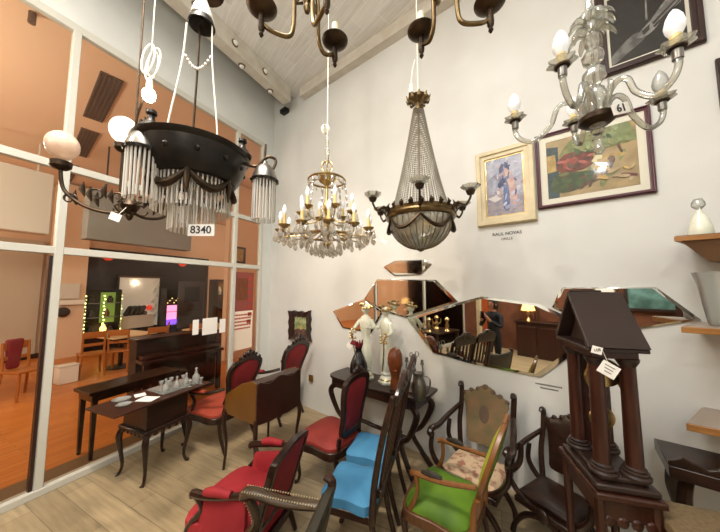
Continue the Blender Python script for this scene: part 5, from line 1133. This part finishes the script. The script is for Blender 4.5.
for i, (x, y) in enumerate(((-2.85, .05), (-2.6, -.35), (-3.0, -.5))):
    t = thing('gilt_ornament', ('gilt candle ornament on low table, front', 'gilt candle ornament on low table, middle', 'gilt candle ornament on low table, back')[i], 'ornament', (x, y, .78), i, 'gilt ornaments'); MB().lathe([(0, 0), (.07, 0), (.03, .04), (.05, .12), (.02, .2), (.06, .28), (.02, .33), (0, .33)], n=12).build('body', 'gold', t)
    mb = MB()
    for s_ in (-1, 1): curve(mb, [(0, 0, .15), (s_*.1, 0, .13), (s_*.13, 0, .25)], .012, 6)
    mb.build('branches', 'gold', t)
t = thing('low_table', 'dark low table with gilt ornaments left of the camera', 'table', (-2.85, -.27, 0)); MB().box((0, 0, .76), (.7, 1.0, .04)).build('table_top', 'darkwood', t, .006)
for sx in (-1, 1):
    for sy in (-1, 1): MB().box((sx*.3, sy*.45, .37), (.06, .06, .74)).build('leg', 'darkwood', t, .005)
# the visitor who appears in the middle mirror
def person(loc, rz):
    t = thing('person', 'person in black clothing seen as a reflection in the middle mirror, holding a phone up', 'person', loc, rz)
    V = {'pel': ((0, 0, .82), .13), 'wst': ((0, 0, .98), .115), 'chs': ((0, .01, 1.16), .135), 'nkb': ((0, 0, 1.29), .075), 'nk': ((0, .01, 1.35), .05), 'hd0': ((0, .02, 1.43), .075), 'hd1': ((0, .015, 1.52), .085), 'hd2': ((0, .01, 1.585), .05)}
    E = [('pel', 'wst'), ('wst', 'chs'), ('chs', 'nkb'), ('nkb', 'nk'), ('nk', 'hd0'), ('hd0', 'hd1'), ('hd1', 'hd2')]
    for s, n in ((-1, 'l'), (1, 'r')):
        V.update({n+'sh': ((s*.17, 0, 1.25), .06), n+'el': ((s*.23, .1, 1.02), .045), n+'wr': ((s*.08, .28, 1.18), .03), n+'hn': ((s*.065, .33, 1.23), .032),
                  n+'hp': ((s*.085, 0, .76), .09), n+'kn': ((s*.095, .02, .44), .06), n+'an': ((s*.1, -.01, .09), .042), n+'to': ((s*.11, .13, .035), .036)})
        E += [('nkb', n+'sh'), (n+'sh', n+'el'), (n+'el', n+'wr'), (n+'wr', n+'hn'), ('pel', n+'hp'), (n+'hp', n+'kn'), (n+'kn', n+'an'), (n+'an', n+'to')]
        for i in range(4):
            V[n+'f%d' % i] = ((s*(.045+.012*i*.2), .345+.004*i, 1.25+.017*i), .0095); V[n+'g%d' % i] = ((s*.02, .36, 1.252+.017*i), .008); E += [(n+'hn', n+'f%d' % i), (n+'f%d' % i, n+'g%d' % i)]
        V[n+'t'] = ((s*.04, .32, 1.28), .01); E.append((n+'hn', n+'t'))
    ks = list(V); me = bpy.data.meshes.new('body'); me.from_pydata([V[k][0] for k in ks], [(ks.index(a), ks.index(b)) for a, b in E], []); o = bpy.data.objects.new('body', me); COL.objects.link(o)
    me.skin_vertices or me.attributes
    m_ = o.modifiers.new('skin', 'SKIN'); m_.use_smooth_shade = True
    bm = bmesh.new(); bm.from_mesh(me); L = bm.verts.layers.skin.verify(); bm.verts.ensure_lookup_table()
    for i, k in enumerate(ks): bm.verts[i][L].radius = (V[k][1],)*2; bm.verts[i][L].use_root = k == 'pel'
    bm.to_mesh(me); bm.free(); ss = o.modifiers.new('sub', 'SUBSURF'); ss.levels = ss.render_levels = 2
    bpy.context.view_layer.update(); me2 = bpy.data.meshes.new_from_object(o.evaluated_get(bpy.context.evaluated_depsgraph_get())); bpy.data.objects.remove(o)
    for m in ('blackcloth', 'skin'): me2.materials.append(M[m])
    for p_ in me2.polygons:
        c = p_.center; p_.use_smooth = True; p_.material_index = 1 if (c.z > 1.34 or (c.y > .27 and c.z > 1.1)) else 0
    b = link_mesh('body', me2, t)
    h = MB(); h.lathe([(.0, 1.64), (.05, 1.63), (.085, 1.59), (.1, 1.53), (.1, 1.44), (.085, 1.38), (.07, 1.385), (.08, 1.5), (.05, 1.58), (0, 1.6)], (0, -.02, 0), 20); h.build('hair', 'hair', t)
    f = MB(); f.ball((0, .105, 1.475), .014, 8, sz=1.6)
    for s in (-1, 1): f.ball((s*.088, .015, 1.48), .02, 8, sx=.4, sz=1.4)
    f.build('nose_and_ears', 'skin', t); f = MB()
    for s in (-1, 1): f.ball((s*.032, .092, 1.505), .009, 8)
    f.build('eyes', 'hair', t); MB().box((0, .095, 1.435), (.04, .01, .01)).build('mouth', 'terracotta', t)
    g = thing('phone', 'black phone held up by the reflected person', 'phone', loc, rz); MB().box((0, .375, 1.28), (.075, .009, .15)).build('body', 'blackgloss', g, .003); MB().box((.02, .381, 1.335), (.025, .004, .025)).build('camera_block', 'black', g)
person((-1.45, -.3, 0), .15)

# ------------------------------------------------------------------ light
def area(name, loc, size, e, c, target=None, spread=PI):
    l = bpy.data.lights.new(name, 'AREA'); l.shape = 'DISK'; l.size = size; l.energy = e; l.color = c; l.spread = spread
    o = bpy.data.objects.new(name, l); COL.objects.link(o); o.location = loc
    d = (V3(target)-V3(loc)) if target else V3((0, 0, -1)); o.rotation_euler = d.to_track_quat('-Z', 'Y').to_euler(); return o
def point(name, loc, e, c, r=.05):
    l = bpy.data.lights.new(name, 'POINT'); l.energy = e; l.color = c; l.shadow_soft_size = r; o = bpy.data.objects.new(name, l); COL.objects.link(o); o.location = loc; return o
W1 = (.97, .985, 1); W2 = (1, .87, .68)
area('ceiling_lamp', (-.4, .1, 5.1), 1.2, 86, W1)
area('ceiling_lamp', (-1.5, -.3, 5.1), 1.0, 90, (1, .88, .74))
spot = bpy.data.lights.new('spot_lamp', 'SPOT'); spot.energy = 430; spot.color = (1, .84, .68); spot.spot_size = 1.15; spot.spot_blend = .7; spot.shadow_soft_size = .05
so_ = bpy.data.objects.new('spot_lamp', spot); COL.objects.link(so_); so_.location = (-1.2, .1, 5.05); so_.rotation_euler = (V3((-2.2, 2.6, .7))-V3(so_.location)).to_track_quat('-Z', 'Y').to_euler()
point('ceiling_fill', (.3, -1.5, 4.3), 95, W1, .06)  # added unseen fill lights, no fixture: they brighten the ceiling and upper left wall
point('ceiling_fill', (-2.2, -.9, 4.2), 130, (1, .94, .86), .06)
point('chandelier_lamp', (.1, -1.2, 2.75), 45, (1, .93, .82), .12)
point('chandelier_lamp', (-2.3, -1.4, 3.2), 35, (1, .82, .6), .1)
point('neighbour_lamp', (-5.4, -.6, 3.4), 170, W2, .2); point('neighbour_lamp', (-8.6, -.8, 3.4), 150, W2, .2); point('neighbour_lamp', (-6.6, 7.6, 3.6), 130, W2, .2)
w = bpy.data.worlds.new('world'); sc.world = w; w.use_nodes = True; w.node_tree.nodes['Background'].inputs[0].default_value = (.9, .85, .78, 1); w.node_tree.nodes['Background'].inputs[1].default_value = .05
sc.view_settings.view_transform = 'Standard'; sc.view_settings.look = 'None'; sc.view_settings.gamma = 1; sc.view_settings.use_curve_mapping = False
sc.view_settings.exposure = -0.03
sc.cycles.use_denoising = True
sc.cycles.transparent_max_bounces = 24; sc.cycles.max_bounces = 10
for o in sc.objects:
    if o.type == 'MESH' and o.parent is None and 'kind' not in o and 'label' not in o: print('UNLABELLED', o.name)
